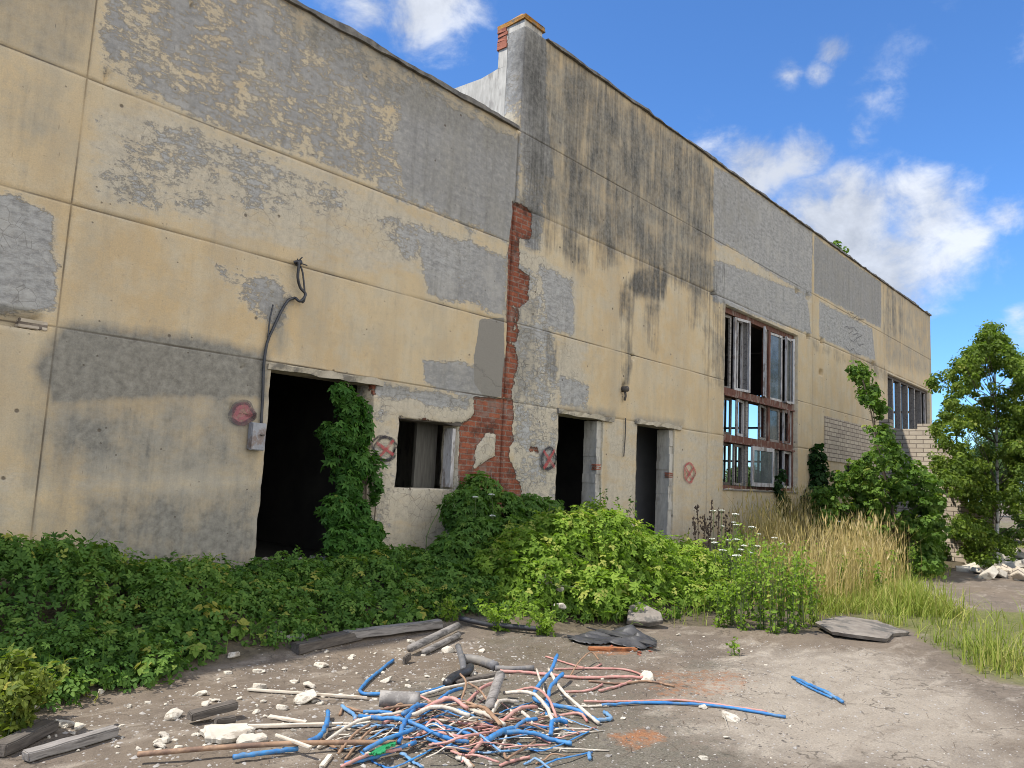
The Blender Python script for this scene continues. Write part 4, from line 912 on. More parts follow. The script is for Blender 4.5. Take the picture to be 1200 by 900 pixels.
def crown_tree(name, label, cat, y, trunk_px, poly, mats, leaf, s0, s1, nclump, perclump, clump_px, r0, tint, limbmat='bark', ydep=.6, tipdown=.5, holes=.55, seed=1, base_px=None):
    """trunk, limbs and a crown of many loose sprays filling an outline of real depth"""
    g = np.random.default_rng(seed); P = [V(px, py, y) for px, py in trunk_px]; P[0][2] = float(terr(P[0][0], P[0][1]))-.05; base = P[0].copy(); o = empty(name, base, label, cat)
    dep0 = float((V(*trunk_px[1], y)-CAM)@_F); P = [P[0]]+[at_depth(a, b, dep0) for a, b in trunk_px[1:]]; sc = F_PX/dep0; C = catmull(P, 5); L = len(C); CA = np.array(C); m = MB(); m.tube([c-base for c in C], [r0*(1-.9*i/(L-1)) for i in range(L)], 8); m.build('trunk', M[limbmat], o)
    px = sample_poly(poly, nclump*2, g); dens = fbm(px[:, 0]/26+seed*7, px[:, 1]/22, 3); px = px[np.argsort(-dens+g.random(len(dens))*holes)][:nclump]
    tx = np.array([p[0] for p in trunk_px]); ty = np.array([p[1] for p in trunk_px]); near = np.abs(px[:, 0]-np.interp(-px[:, 1], -ty, tx)) < clump_px*.8; px = px[~(near & (g.random(len(px)) < .6) & (px[:, 1] > ty.min()+60))]
    bl = []; lm = MB()
    for i, (a, b) in enumerate(px):
        c = at_depth(a, b, dep0+g.normal()*ydep); r = clump_px/sc*g.uniform(.6, 1.3)
        bl.append(blob_leaves(c, (r, r, r*.75), max(4, int(perclump*g.uniform(.5, 1.5))), leaf, s0, s1, tint+g.normal()*.10, g=g, shell=.05, tipdown=tipdown))
        if i % 14 == 0:
            hz = c[2]-.5*np.linalg.norm((c-CA[0])[:2])-.15; k = int(np.clip(np.argmin(np.abs(CA[:, 2]-hz)), 1, L-2)); s_ = CA[k]; q = (s_+c)/2+np.array([0, 0, .05*np.linalg.norm(c-s_)])
            lm.tube([w_-base for w_ in catmull([s_, q, c], 3)], [.010*(1-.8*t/6)+.002 for t in range(7)], 4, cap=False)
    leaves_obj('crown', bl, M[mats], o, origin=base); lb = lm.build('limbs', M['bark'], o); lb['kind'] = 'stuff'; return o
SH = [(998, 428), (1010, 426), (1020, 440), (1030, 470), (1044, 512), (1072, 540), (1098, 566), (1106, 620), (1100, 668), (1060, 678), (1040, 645), (1000, 628), (960, 612), (957, 575), (985, 548), (1012, 540), (1020, 512), (1008, 470)]
BI = [(1160, 376), (1172, 392), (1190, 412), (1215, 440), (1245, 480), (1255, 660), (1200, 668), (1150, 664), (1118, 640), (1122, 590), (1098, 550), (1087, 505), (1088, 482), (1110, 476), (1086, 446), (1118, 432), (1138, 404)]
crown_tree('shrub', 'leafy green shrub with one tall arching leader before the pale brick infill', 'shrub', -2.75, [(1052, 665), (1046, 600), (1030, 530), (1020, 480), (1006, 425)], SH, 'shrub', T_LOBE, .055, .11, 620, 24, 9, .045, .5, ydep=.5, seed=4)
crown_tree('birch_tree', 'slender white-stemmed birch sapling standing at the right end of the hall', 'tree', -3.75, [(1167, 668), (1169, 600), (1168, 520), (1166, 440), (1161, 378)], BI, 'birch', T_SIMPLE, .055, .10, 1250, 58, 9.0, .05, .5, limbmat='birchbark', ydep=.9, tipdown=.7, holes=.26, seed=9)
tree('shrub', 'low spreading bush under the birch at the edge of the bare path', 'shrub', -2.7, [(1120, 668), (1122, 640), (1125, 612)],
     [(1098, 640, 22), (1120, 628, 24), (1105, 660, 18), (1140, 640, 18), (1090, 620, 18), (1130, 605, 20)], 'shrub', T_SIMPLE, .07, .12, 1200, .03, .38, ydep=.3)
tree('willow_bush', 'dense bush filling the right edge behind the birch', 'shrub', -2.9, [(1225, 650), (1228, 600), (1230, 540)],
     [(1205, 540, 24), (1225, 570, 34), (1190, 590, 24), (1215, 620, 34), (1245, 600, 34), (1185, 632, 22), (1185, 560, 18), (1200, 500, 22), (1160, 640, 20), (1225, 520, 26)], 'birch', T_SIMPLE, .10, .17, 900, .06, .42, ydep=.4)
iv = empty('ivy', (*[float(c) for c in V(957, 580, -.1)[:2]], .45), 'dark ivy clump on the wall beside the brick infill', 'vine')
leaves_obj('foliage', [blob_leaves(V(px, py, -.12), (rx, .2, rz), k, T_LOBE, .09, .16, .4, shell=.2) for px, py, rx, rz, k in [(957, 540, .32, .5, 170), (960, 560, .5, .5, 260), (958, 580, .6, .4, 260), (952, 590, .6, .4, 200)]], M['ivy'], iv, origin=iv.location)
iv = empty('ivy', (*[float(c) for c in V(910, 600, -.12)[:2]], .45), 'ivy hanging over the sill of the tall broken window', 'vine')
leaves_obj('foliage', [blob_leaves(V(px, py, -.06), (rx, .1, rz), k, T_LOBE, .08, .14, .4, shell=.2) for px, py, rx, rz, k in [(912, 570, .22, .25, 60), (918, 590, .4, .3, 120), (915, 555, .1, .15, 16)]], M['ivy'], iv, origin=iv.location)
rp = empty('roof_weed', (*[float(c) for c in V(981, 292, .05)[:2]], 8.55), 'small weed sprouting from the roof edge of the hall', 'plant')
leaves_obj('foliage', [blob_leaves(V(980, 287, .05), (.2, .12, .14), 60, T_SIMPLE, .08, .14, .6, shell=.1), blob_leaves(V(990, 293, .05), (.2, .12, .08), 25, T_SIMPLE, .08, .12, .6)], M['shrub'], rp, origin=rp.location)

# --- tall weeds between the heap and the dry grass
def weed(loc, h, spread, label, group, mat='heap', n_leaf=120, stems=6, s0=.04, s1=.075, tint=.5, cat='weed', name='tall_weed', tpl=T_SIMPLE):
    o = empty(name, loc, label, cat, group); m = MB(); ps = []; 
    for k in range(stems):
        a = rng.uniform(0, 6.28); tip = np.array([math.cos(a)*spread*rng.random(), math.sin(a)*spread*rng.random(), h*rng.uniform(.7, 1)])
        b0 = np.array([math.cos(a)*.04, math.sin(a)*.04, -.03]); C = catmull([b0, tip*np.array([.35, .35, .55]), tip], 4); m.tube(C, [.005*(1-.7*i/8) for i in range(len(C))], 5); ps.append(np.array(C))
    m.build('stem', M['stem'], o)
    A = np.concatenate([p[1:] for p in ps]); i = rng.integers(0, len(A), n_leaf); f = rng.random((n_leaf, 1)); B = np.concatenate([p[:-1] for p in ps]); pos = A[i]*f+B[i]*(1-f); pos = pos+rng.normal(size=pos.shape)*.02
    nr = np.array([0, 0, .8])+rng.normal(size=pos.shape)*.6
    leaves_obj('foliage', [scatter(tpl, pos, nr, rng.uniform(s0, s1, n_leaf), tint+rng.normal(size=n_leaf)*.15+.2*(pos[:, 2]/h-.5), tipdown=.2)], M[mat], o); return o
def gp(px, py): return G(px, py)
wl = [(868, 738, .95), (880, 726, 1.0), (893, 738, 1.0), (905, 742, .95), (915, 735, 1.05), (928, 742, .85), (938, 735, .9), (952, 730, .8), (870, 715, .9), (900, 715, 1.0), (925, 715, .95), (945, 712, .8), (856, 732, .7), (845, 735, .5), (842, 700, .9), (855, 702, 1.0), (868, 700, 1.05), (880, 703, 1.05), (892, 700, 1.0), (862, 690, 1.1), (848, 690, 1.0), (878, 690, 1.1), (905, 702, 1.0), (920, 705, .9), (890, 728, .9), (862, 724, .9)]
for px, py, h in wl:
    weed(gp(px, py), h*.92, .20, 'upright leafy weed among the clump between the mound and the dry grass', 'tall weeds beside the mound', n_leaf=190, stems=9, s0=.03, s1=.065, tint=.62)
o = weed(V(730, 612, -.55)*np.array([1, 1, 0])+np.array([0, 0, .45]), .95, .22, 'thin sparse-leaved weed standing before the post between the two doorways', None, 'cover', 130, 6, .035, .06, .5)
o = weed(V(705, 612, -.5)*np.array([1, 1, 0])+np.array([0, 0, .45]), 1.05, .15, 'tall thin weed growing in the left of the two narrow doorways', None, 'cover', 120, 6, .03, .055, .35)
o = weed(V(660, 600, -.7)*np.array([1, 1, 0])+np.array([0, 0, .5]), .7, .25, 'leafy weed at the left edge of the left narrow doorway', None, 'heap', 120, 6, .04, .07, .5)
o = weed(G(14, 868), .42, .30, 'yellow-green weed in the lower left corner beside the beams', None, 'yellowish', 420, 14, .04, .075, .55, tpl=T_TRI)
o = weed(G(-15, 850), .45, .30, 'yellow-green weed just inside the left edge above the beams', None, 'yellowish', 380, 12, .04, .075, .5, tpl=T_TRI)
o = weed(G(12, 838), .25, .2, 'small yellow-green weed at the rim of the shaded ground cover', None, 'yellowish', 200, 10, .035, .06, .6, tpl=T_TRI)
o = weed(G(858, 768), .16, .1, 'tiny lone weed sprouting from the bare ground below the mound', None, 'heap', 40, 4, .03, .045, .6)
for px, py, h in [(965, 690, .8), (985, 700, .7), (1010, 695, .75), (1045, 690, .7), (1070, 680, .8), (940, 700, .85), (1030, 705, .6), (1085, 668, .7)]:
    weed(gp(px, py), h, .2, 'green weed growing up through the dry grass right of the mound', 'green weeds in the dry grass', n_leaf=120, stems=7, s0=.035, s1=.07, tint=.55)
o = weed(G(525, 727), .22, .2, 'low sunlit weed growing at the end of the grey poles', None, 'heap', 200, 8, .03, .055, .7, tpl=T_TRI)
o = weed(G(640, 745), .25, .3, 'leafy sunlit weed trailing at the front foot of the mound', None, 'heap', 260, 10, .035, .06, .6, tpl=T_TRI)
o = weed(G(585, 738), .3, .35, 'bright weed at the left front foot of the mound', None, 'heap', 300, 10, .035, .065, .62, tpl=T_TRI)
# --- dry and green grass
def grass(name, polys, n_, h0, h1, wdt, lean, mat, tint0, label, heads=0.0):
    parts = []
    for P, fr in polys:
        k = int(n_*fr); xy = sample_poly(P, k); d_ = fbm(xy[:, 0]*1.1, xy[:, 1]*1.1, 3); ed = sstep(0, .55, sdf(P, xy[:, 0], xy[:, 1])+.5*(fbm(xy[:, 0]*2.5, xy[:, 1]*2.5, 3)-.5)); xy = xy[rng.random(len(xy)) < np.clip((d_-.36)*4.5, .06, 1)*np.clip(ed, .06, 1)]; k = len(xy)
        x, y = xy.T; b = np.stack([x, y, terr(x, y)-.02], 1); far = np.clip((x-8)/10, 0, 1); h = rng.uniform(h0, h1, k)*(.6+.8*fbm(x*1.3+4, y*1.3, 2)); t = tint0+rng.normal(size=k)*.24+.9*(fbm(x*.9, y*.9+7, 3)-.5)
        ln = np.abs(rng.normal(size=k))*lean; parts.append(blade_set(b, h, ln, wdt*(1+far*.8)*rng.uniform(.6, 1.2, k), t))
        if heads:
            j = rng.random(k) < heads; kk = int(j.sum()); top = b[j]+np.stack([rng.normal(size=kk)*.05, rng.normal(size=kk)*.05, h[j]*.86], 1)
            nr = np.stack([rng.normal(size=kk), rng.normal(size=kk), np.ones(kk)*.3], 1); dv = np.zeros((kk, 3)); sz = rng.uniform(.09, .2, kk)
            # narrow upright plume
            a = rng.uniform(0, 6.28, kk); w_ = (.007+.006*far[j])
            pr = np.stack([np.cos(a), np.sin(a), np.zeros(kk)], 1)*w_[:, None]; up = np.stack([rng.normal(size=kk)*.25, rng.normal(size=kk)*.25, np.ones(kk)], 1)*sz[:, None]
            v = np.stack([top, top+pr+up*.4, top+up, top-pr+up*.4], 1).reshape(-1, 3); parts.append((v, np.arange(4*kk).reshape(-1, 4), np.repeat(t[j]+.15, 4)))
    v, q, t = merge(parts); o = link(name, mesh_np(name, v, q, M[mat], {'tint': np.clip(t, 0, 1)})); tag(o, label, 'grass', kind='stuff'); return o
g_dry = [[(9.4, -2.9), (10.0, -3.7), (12.8, -4.15), (17, -3.5), (20, -2.6), (22, -1.5), (20, -.4), (15.5, -.5), (12.5, -1.3), (10.8, -2.5)], ]
grass('dry_grass', [(g_dry[0], .8), ([(13.2, -.2), (20.5, -.2), (20.5, -1.2), (14.5, -1.0)], .2)], 15500, .5, 1.2, .0048, .32, 'dry', .52, 'tall straw-coloured grass growing beneath the broken windows', heads=.5)
g_green = [tuple(G(*p)[:2]) for p in [(945, 742), (1005, 728), (1060, 738), (1095, 762), (1135, 788), (1180, 795), (1240, 800), (1260, 735), (1120, 716), (1095, 690), (1000, 690), (900, 700)]]
grass('green_grass', [(g_green, .55), ([(9.3, -3.9), (12.0, -4.5), (14.5, -4.3), (19, -3.4), (17, -2.0), (12, -2.6)], .45)], 21000, .08, .46, .006, .75, 'grass', .74, 'green grass strip running along the edge of the bare yard')
grass('short_grass', [([tuple(G(*p)[:2]) for p in [(1060, 740), (1100, 764), (1150, 796), (1250, 810), (1250, 745), (1130, 722)]], .6), ([(16, -5.2), (30, -5.2), (32, -8), (18, -7)], .2), ([(24, -.3), (34, -.3), (36, -4), (27, -3)], .2)], 10000, .05, .18, .006, .7, 'grass', .62, 'short trampled grass at the right side of the yard')
grass('grass_tufts', [([tuple(G(*p)[:2]) for p in [(690, 735), (740, 725), (745, 690), (715, 690)]], .4), ([tuple(G(*p)[:2]) for p in [(730, 738), (840, 738), (850, 720), (790, 715)]], .4), ([(7.0, -.9), (8.2, -.9), (8.2, -1.3), (6.9, -1.5)], .2)], 900, .2, .5, .0045, .6, 'grass', .65, 'loose grass tufts on the front of the rubble mound')
# --- white umbels
def umbel(px, py, y, label, group, r=.05):
    hd = V(px, py, y); z0_ = float(terr(hd[0], y)); base = np.array([hd[0]+rng.normal()*.05, y, z0_]); H = hd[2]-z0_
    o = empty('white_wildflower', base, label, 'wildflower', group); m = MB()
    top = hd-base; C = catmull([(0, 0, -.02), top*np.array([.3, .3, .5]), top], 4); m.tube(C, .004, 5)
    for k in range(7):
        a = k*.9; m.tube([top-np.array([0, 0, .04]), top+np.array([math.cos(a)*r*.7, math.sin(a)*r*.7, .0])], .002, 4, cap=False)
    m.build('stem', M['stem'], o); f = MB()
    for k in range(26):
        a = k*2.4; rr = r*math.sqrt((k+.5)/26); c = top+np.array([math.cos(a)*rr, math.sin(a)*rr, .012*(1-(rr/r)**2)+.004]); s = r*.17; b = rng.random()*1.5
        f.add([c+np.array([math.cos(b+q*1.257)*s, math.sin(b+q*1.257)*s, rng.normal()*.003]) for q in range(5)]+[c+np.array([0, 0, -.006])], [(0, 1, 2, 3, 4), (1, 0, 5), (2, 1, 5), (3, 2, 5), (4, 3, 5), (0, 4, 5)])
    f.build('flower_head', M['petal'], o); return o
for px, py, y in [(832, 609, -1.0), (846, 622, -1.1), (838, 634, -1.2), (858, 617, -1.0), (853, 632, -1.3), (866, 622, -1.2), (893, 642, -1.8), (884, 650, -2.0), (872, 646, -2.0), (842, 646, -1.6), (862, 655, -2.1), (905, 636, -1.5), (898, 652, -2.2), (877, 640, -1.6), (1000, 598, -.9), (975, 604, -1.0), (1010, 607, -1.0), (985, 615, -1.3), (1031, 605, -1.2), (838, 604, -1.2), (861, 607, -1.4), (870, 634, -1.6), (880, 628, -1.5), (890, 632, -1.6), (850, 645, -1.6), (868, 652, -1.8), (915, 648, -1.9), (990, 606, -1.0), (1002, 612, -1.1), (1020, 611, -1.2), (968, 612, -1.0), (980, 596, -.9)]:
    umbel(px+rng.normal()*3, py-4+rng.normal()*3, y-.9, 'white umbel flower on a thin stem among the weeds and grass before the hall', 'white umbel flowers before the hall', rng.uniform(.034, .062))
for px, py, y, lab in [(912, 627, -1.4, 'white umbel rising above the dry grass beneath the left end of the tall window'), (1021, 637, -2.0, 'flat white umbel in the dry grass left of the shrub'), (1040, 636, -2.0, 'flat white umbel in the dry grass right beside the shrub'), (1062, 699, -3.6, 'lone white umbel low in the green grass by the path'), (1011, 668, -3.1, 'white umbel seen edge-on in the middle of the dry grass')]:
    umbel(px, py, y, lab, None, .085)
for px, py, y in [(557, 583, -.75), (576, 580, -.7), (577, 605, -.8), (540, 665, -1.2), (551, 635, -1.0)]: umbel(px, py, y, 'white umbel flower over the shaded bush by the bared brick', 'white umbels in the shade', .04)
# --- dark dead stalks at the wall
for px, py, bx_ in [(817, 592, 820), (825, 604, 826), (834, 590, 831), (842, 598, 838), (851, 603, 846), (829, 615, 829), (858, 612, 853), (812, 608, 815)]:
    tp = V(px, py, -.7); b = np.array([V(bx_, 650, -.7)[0], -.7+rng.normal()*.1, .38]); o = empty('dead_stalk', b, 'dark dried weed stalk with seed clusters against the wall below the tall window', 'dry stalk', 'dark dead stalks by the wall')
    m = MB(); C = catmull([(0, 0, 0), (tp-b)*.5+np.array([.02, 0, 0]), tp-b], 5); m.tube(C, .008, 5); m.build('stem', M['drystem'], o); s = MB(); s.tube(C[len(C)//3:], .007, 5)
    for k in range(26):
        c = C[min(len(C)-1, int(len(C)*(.4+.6*rng.random())))]+rng.normal(size=3)*np.array([.028, .028, .03]); r_ = rng.uniform(.010, .024); s.add([c+np.array(v)*r_ for v in [(1, 0, 0), (0, 1, 0), (-1, 0, 0), (0, -1, 0), (0, 0, 1.4), (0, 0, -1.4)]], [(0, 1, 4), (1, 2, 4), (2, 3, 4), (3, 0, 4), (1, 0, 5), (2, 1, 5), (3, 2, 5), (0, 3, 5)])
    s.build('seed_head', M['drystem'], o)
# --- trees beyond the hall, seen through its windows and past its end
def far_tree(loc, h, r, label, seed):
    g = np.random.default_rng(seed); o = empty('tree', loc, label, 'tree', None); m = MB(); m.tube([(0, 0, 0), (.1, 0, h*.5), (0, .1, h*.9)], [.2, .13, .04], 7); m.build('trunk', M['bark'], o)
    leaves_obj('crown', [blob_leaves((g.normal()*r*.45, g.normal()*r*.45, h*(.45+.45*g.random())), (r*.55, r*.55, r*.5), 260, T_SPRAY, .35, .6, .5, g=g, shell=.3) for k in range(9)], M['far'], o)
pE = VX(868, 566, 46.0)
far_tree((pE[0]+3, pE[1]+1.0, .4), 2.3, 1.2, 'green tree outside seen through the lowest panes of the tall window', 1)
for k, (x, y, h, r) in enumerate([(60, -1, 6, 3), (74, -5, 7, 3.4), (90, -9.5, 7, 4), (66, 4, 6.5, 3)]):
    far_tree((x, y, .3), h, r, ['rounded tree far beyond the end of the hall', 'middle tree of the row far behind the birch', 'broad far tree at the right edge of the view', 'far tree mostly hidden by the end of the hall'][k], 20+k)
#@@PART4
# ------------------------------------------------------------------ things fixed to the wall
def onwall(px, py, y=0.0): return V(px, py, y)
a0, a1 = onwall(289, 497), onwall(306, 526); ow = np.array([(a0[0]+a1[0])/2, -.02, (a0[2]+a1[2])/2]); hw, hh_ = .085, .145
jb = empty('junction_box', ow, 'small grey sheet metal electrical box on the wall beside the large doorway', 'electrical box')
m = MB(); m.box(-hw, hw, -.07, 0, -hh_, hh_); m.build('box_body', M['metal'], jb, .006)
m = MB(); m.box(-hw+.006, hw-.006, -.082, -.0712, -hh_+.006, hh_-.006); lid = m.build('lid', M['metal'], jb, .004)
m = MB(); m.tube([(0.03, -.083, .02), (.03, -.10, .02)], .012, 10); m.tube([(0.005, -.096, .02), (.055, -.096, .02)], .006, 8); m.build('latch', M['darkwood'], lid)
def wallcable(name, label, pts, r, mat, y=-.03, cat='cable'):
    C = catmull([V(p[0], p[1], y-(p[2] if len(p) > 2 else 0)) for p in pts], 7); o_ = C[0]; m = MB(); m.tube(C, r, 8); o = m.build(name, M[mat], origin=o_); return tag(o, label, cat)
wallcable('cable', 'long black cable running down the wall into the grey electrical box', [(346, 349), (338, 352), (330, 364), (321, 383), (313, 402), (309, 430), (308, 460), (306, 498)], .016, 'blackrub')
wallcable('cable', 'frayed black cable loop hanging high on the wall above the large doorway', [(344, 307, .03), (350, 308, .06), (349, 325, .05), (352, 337, .04), (358, 345, .05), (352, 353, .06), (346, 349, .02)], .016, 'blackrub')
wallcable('cable', 'second strand of the frayed black cable bending right below its anchor', [(345, 308, .02), (353, 314, .04), (356, 330, .05), (357, 350, .04), (354, 355, .03)], .011, 'blackrub')
wallcable('cable', 'thin short wire end sticking up beside the long black cable', [(314, 396), (316, 376), (320, 357)], .009, 'blackrub')
m = MB(); p = V(349, 308, -.02)
for k in range(7):
    a = rng.uniform(0, 6.28); m.tube(catmull([(0, 0, 0), (math.cos(a)*.03, -.04, math.sin(a)*.03), (math.cos(a)*.07+.02, -.05-.03*rng.random(), math.sin(a)*.06)], 3), .007, 5)
m.tube([(0, .02, 0), (0, -.05, 0)], .03, 10); o = m.build('pipe_stub', M['blackrub']); o.location = p; tag(o, 'frayed black stub poking from the wall where the cable loop hangs', 'pipe')
wallcable('iron_bar', 'rusty thin bar hanging down the wall between the two narrow doorways', [(733, 490), (733, 505), (732, 522), (731, 535)], .010, 'darkwood', cat='bar')
m = MB(); m.tube([(0, .02, 0), (0, -.10, 0)], .05, 10); m.tube([(0, -.03, 0), (.02, -.05, -.12), (0.0, -.04, -.2)], .02, 6); o = m.build('pipe_stub', M['darkwood']); o.location = V(730, 456, -.01); tag(o, 'dark broken pipe stub sticking out above the left narrow doorway', 'pipe')
# brick lying in the broken pocket of the wall at the left edge
m = MB(); m.box(-.11, .11, -.06, .04, -.035, .035, j=.008); o = m.build('brick', M['wbrick'], None, .006); o.location = V(36, 381, .05); tag(o, 'ochre brick lodged in the broken pocket of the wall at the left edge', 'brick')

# ------------------------------------------------------------------ broken pale brick wall and rubble at the far right
bw = empty('brick_wall', (22.6, -2.2, .1), 'broken free-standing pale brick wall half hidden between the shrub and the birch', 'brick wall')
m = MB(); y_ = -.95
while y_ > -3.35:
    wd = rng.uniform(.25, .42); top = np.interp(-y_, [.95, 1.3, 2.1, 2.6, 3.35], [3.5, 3.58, 3.3, 2.3, 1.0])+rng.normal()*.07; top = round(top/.135)*.135
    m.box(22.45, 22.75, y_-wd+.001, y_, -.05, top); y_ -= wd
m.v = [(x-22.6, y+2.2, z-.1) for x, y, z in m.v]; m.build('masonry', M['wbrick'], bw)
BR = []
for k in range(4):
    mm = MB(); mm.box(-.2, .2, -.1, .1, -.065, .065, j=.02); BR.append(mm.mesh('brick', M['wbrick' if k % 2 else 'stone'], .01))
for k in range(46):
    px = rng.uniform(1125, 1225); py = rng.uniform(655, 684); y = 0; p = G(px, py); pile = math.exp(-((px-1185)/28)**2-((py-665)/10)**2)
    o = link('brick', BR[k % 4]); o.location = (p[0], p[1], p[2]+.05+.28*pile*rng.random()); o.rotation_euler = (rng.normal()*.4, rng.normal()*.4, rng.uniform(0, 3)); s = rng.uniform(.6, 1.2); o.scale = (s, s, s)
    tag(o, 'pale loose brick in the rubble heap beyond the bare path at the right', 'brick', 'loose bricks beyond the path')

# ------------------------------------------------------------------ rubble on the yard
def rockpts(sx, sy, sz, k=14, g=None):
    g = rng if g is None else g; p = g.uniform(-1, 1, size=(k, 3)); p /= np.maximum(1, np.linalg.norm(p, axis=1, keepdims=True)*.85); return p*np.array([sx, sy, sz])*.5
CH = [hull_mesh('rubble_chip', rockpts(1, .7, .42, 16), M['stone'], .03) for _ in range(9)]
CHG = [hull_mesh('rubble_chip', rockpts(1, .75, .5, 15), M['greystone'], .03) for _ in range(5)]
CHR = [hull_mesh('brick_chip', rockpts(1, .7, .5, 13), M['rbrick'], .03) for _ in range(3)]
def put(me, px, py, s, name, label, cat, group=None, flat=1.0, lift=.35):
    p = G(px, py); o = link(name, me); o.scale = (s, s, s*flat); o.rotation_euler = (rng.normal()*.12, rng.normal()*.12, rng.uniform(0, 6.28)); o.location = (p[0], p[1], p[2]+s*.42*flat*.5*lift*1.4)
    return tag(o, label, cat, group)
yard = np.array([(20, 835), (200, 800), (330, 765), (440, 752), (540, 750), (560, 800), (470, 820), (400, 850), (280, 870), (150, 885), (40, 880)], float)
cand = sample_poly(yard, 150)
for i, (px, py) in enumerate(cand):
    put(CH[i % 9], px, py, float(np.clip(rng.lognormal(-3.3, .6), .015, .10)), 'rubble_chip', 'small pale plaster chip scattered on the bare ground left of the cable heap', 'rubble chip', 'pale chips left of the cable heap')
for i, (px, py) in enumerate(sample_poly([(400, 800), (720, 770), (740, 850), (620, 900), (380, 900)], 46)):
    put(CH[i % 9], px, py, float(np.clip(rng.lognormal(-3.2, .4), .02, .07)), 'rubble_chip', 'small pale chip lying among the tangled cables', 'rubble chip', 'pale chips among the cables')
for i, (px, py) in enumerate(sample_poly([(560, 745), (850, 745), (1000, 765), (1150, 830), (1190, 895), (700, 895), (740, 800)], 58)):
    put((CHG if i % 3 else CH)[i % 5], px, py, float(np.clip(rng.lognormal(-3.6, .4), .012, .05)), 'rubble_chip', 'small grey pebble on the bare yard right of the cable heap', 'pebble', 'pebbles right of the cable heap')
for i, (px, py) in enumerate(sample_poly([(680, 755), (760, 752), (770, 768), (690, 770)], 12)):
    put(CHR[i % 3], px, py, float(rng.uniform(.03, .07)), 'brick_chip', 'crumbled red brick bit below the black plastic sheet', 'brick chip', 'red brick crumbs below the plastic sheet')
for px, py, s, me, lab in [(357, 823, .20, 0, 'rough pale lump of plaster above the tangled cables at the left'), (376, 781, .13, 1, 'flat tan stone propped on dark bits near the planks edge'), (525, 764, .16, 2, 'round pale stone at the end of the grey poles'), (563, 764, .11, 3, 'smooth pale cobble right of the round stone'), (454, 799, .13, 4, 'squarish cream stone inside the bend of the blue cable'),
                           (344, 800, .10, 6, 'small pale stone left of the long white stick'), (362, 806, .12, 7, 'small blocky stone just above the rough plaster lump'), (305, 807, .14, 5, 'long flat pale chip above the white stick end'), (236, 815, .10, 8, 'pale chip cluster member highest on the left yard'), (203, 842, .15, 0, 'pale stone pair beside the small dark board, larger one'), (76, 851, .13, 1, 'flat pale stone above the long grey beam'), (88, 855, .11, 3, 'narrow pale stone leaning above the long grey beam'),
                           (118, 812, .08, 2, 'isolated bluish pale chip at the shadow edge'), (758, 797, .20, 5, 'white jagged stone at the right end of the pink cables'), (857, 843, .18, 6, 'white crumpled scrap on the bare ground below the blue and pink cables'), (824, 830, .10, 4, 'small white stone beside the blue and pink cables'), (853, 866, .06, 7, 'tiny white scrap low on the right yard'), (825, 890, .07, 8, 'tiny white stone at the bottom right of the cables'), (797, 745, .10, 3, 'grey white stone right of the black plastic sheet'), (322, 745, .16, 6, 'pale stone at the edge of the ground cover'), (275, 770, .14, 2, 'pale chip resting on the rim of the ground cover')]:
    put(CH[me], px, py, s, 'stone', lab, 'stone')
for px, py, s, me in [(638, 680, .26, 2), (652, 690, .2, 5), (655, 712, .18, 7)]:
    dd = ray(px, py); tt = np.arange(4, 14, .01); PP = CAM[None]+tt[:, None]*dd[None]; p = PP[int(np.argmax(PP[:, 2] < terr(PP[:, 0], PP[:, 1])+.9*hheap(PP[:, 0], PP[:, 1])))]; o = link('stone', CH[me]); o.location = [float(c) for c in p]; o.scale = (s, s, s); o.rotation_euler = (1, .3, s*9)
    tag(o, {2: 'largest pale rubble lump showing through the mound plants', 5: 'middle pale rubble lump showing through the mound plants', 7: 'lowest pale rubble lump showing through the mound plants'}[me], 'stone')
for k in range(14):
    s_ = rng.uniform(.05, .16); o = link('stone', (CHG+CH)[k % 8]); o.location = (rng.uniform(4.75, 5.6), rng.uniform(.0, .5), .50); o.scale = (s_, s_, s_); o.rotation_euler = (rng.normal()*.3, rng.normal()*.3, rng.uniform(0, 6))
    tag(o, 'rubble stone lying on the threshold of the large dark doorway', 'stone', 'rubble on the large doorway threshold')
# angular slabs
def slab(name, poly_px, h, mat, label, cat, lift=0.0, tilt=(0, 0), rag=.012, sub=5):
    P = [G(*p) for p in poly_px]; c = np.mean(P, 0); pts = []
    for i in range(len(P)):
        a, b = P[i], P[(i+1) % len(P)]
        for t in np.linspace(0, 1, sub, endpoint=False): q = a*(1-t)+b*t; pts.append((q[0]-c[0]+rng.normal()*rag, q[1]-c[1]+rng.normal()*rag))
    n_ = len(pts); vs = [(x*.96, y*.96, 0) for x, y in pts]+[(x+rng.normal()*rag*.4, y+rng.normal()*rag*.4, h*.75) for x, y in pts]+[(x*.93, y*.93, h+rng.normal()*h*.06) for x, y in pts]
    m = MB(); m.add(vs, [tuple(range(n_-1, -1, -1)), tuple(range(2*n_, 3*n_))]+[(i, (i+1) % n_, n_+(i+1) % n_, n_+i) for i in range(n_)]+[(n_+i, n_+(i+1) % n_, 2*n_+(i+1) % n_, 2*n_+i) for i in range(n_)])
    o = m.build(name, M[mat]); o.location = (c[0], c[1], c[2]+lift); o.rotation_euler = (tilt[0], tilt[1], 0); return tag(o, label, cat)
slab('concrete_slab', [(953, 737), (985, 729), (1028, 732), (1066, 745), (1047, 747), (1040, 754), (1000, 751), (975, 748)], .05, 'slab', 'broken grey concrete slab lying flat at the edge of the grass', 'concrete slab', .02, (.04, .02), .008, 4)
tp = [(-.20, -.13), (-.15, .10), (-.02, .16), (.20, .02), (.21, -.10), (.05, -.15)]
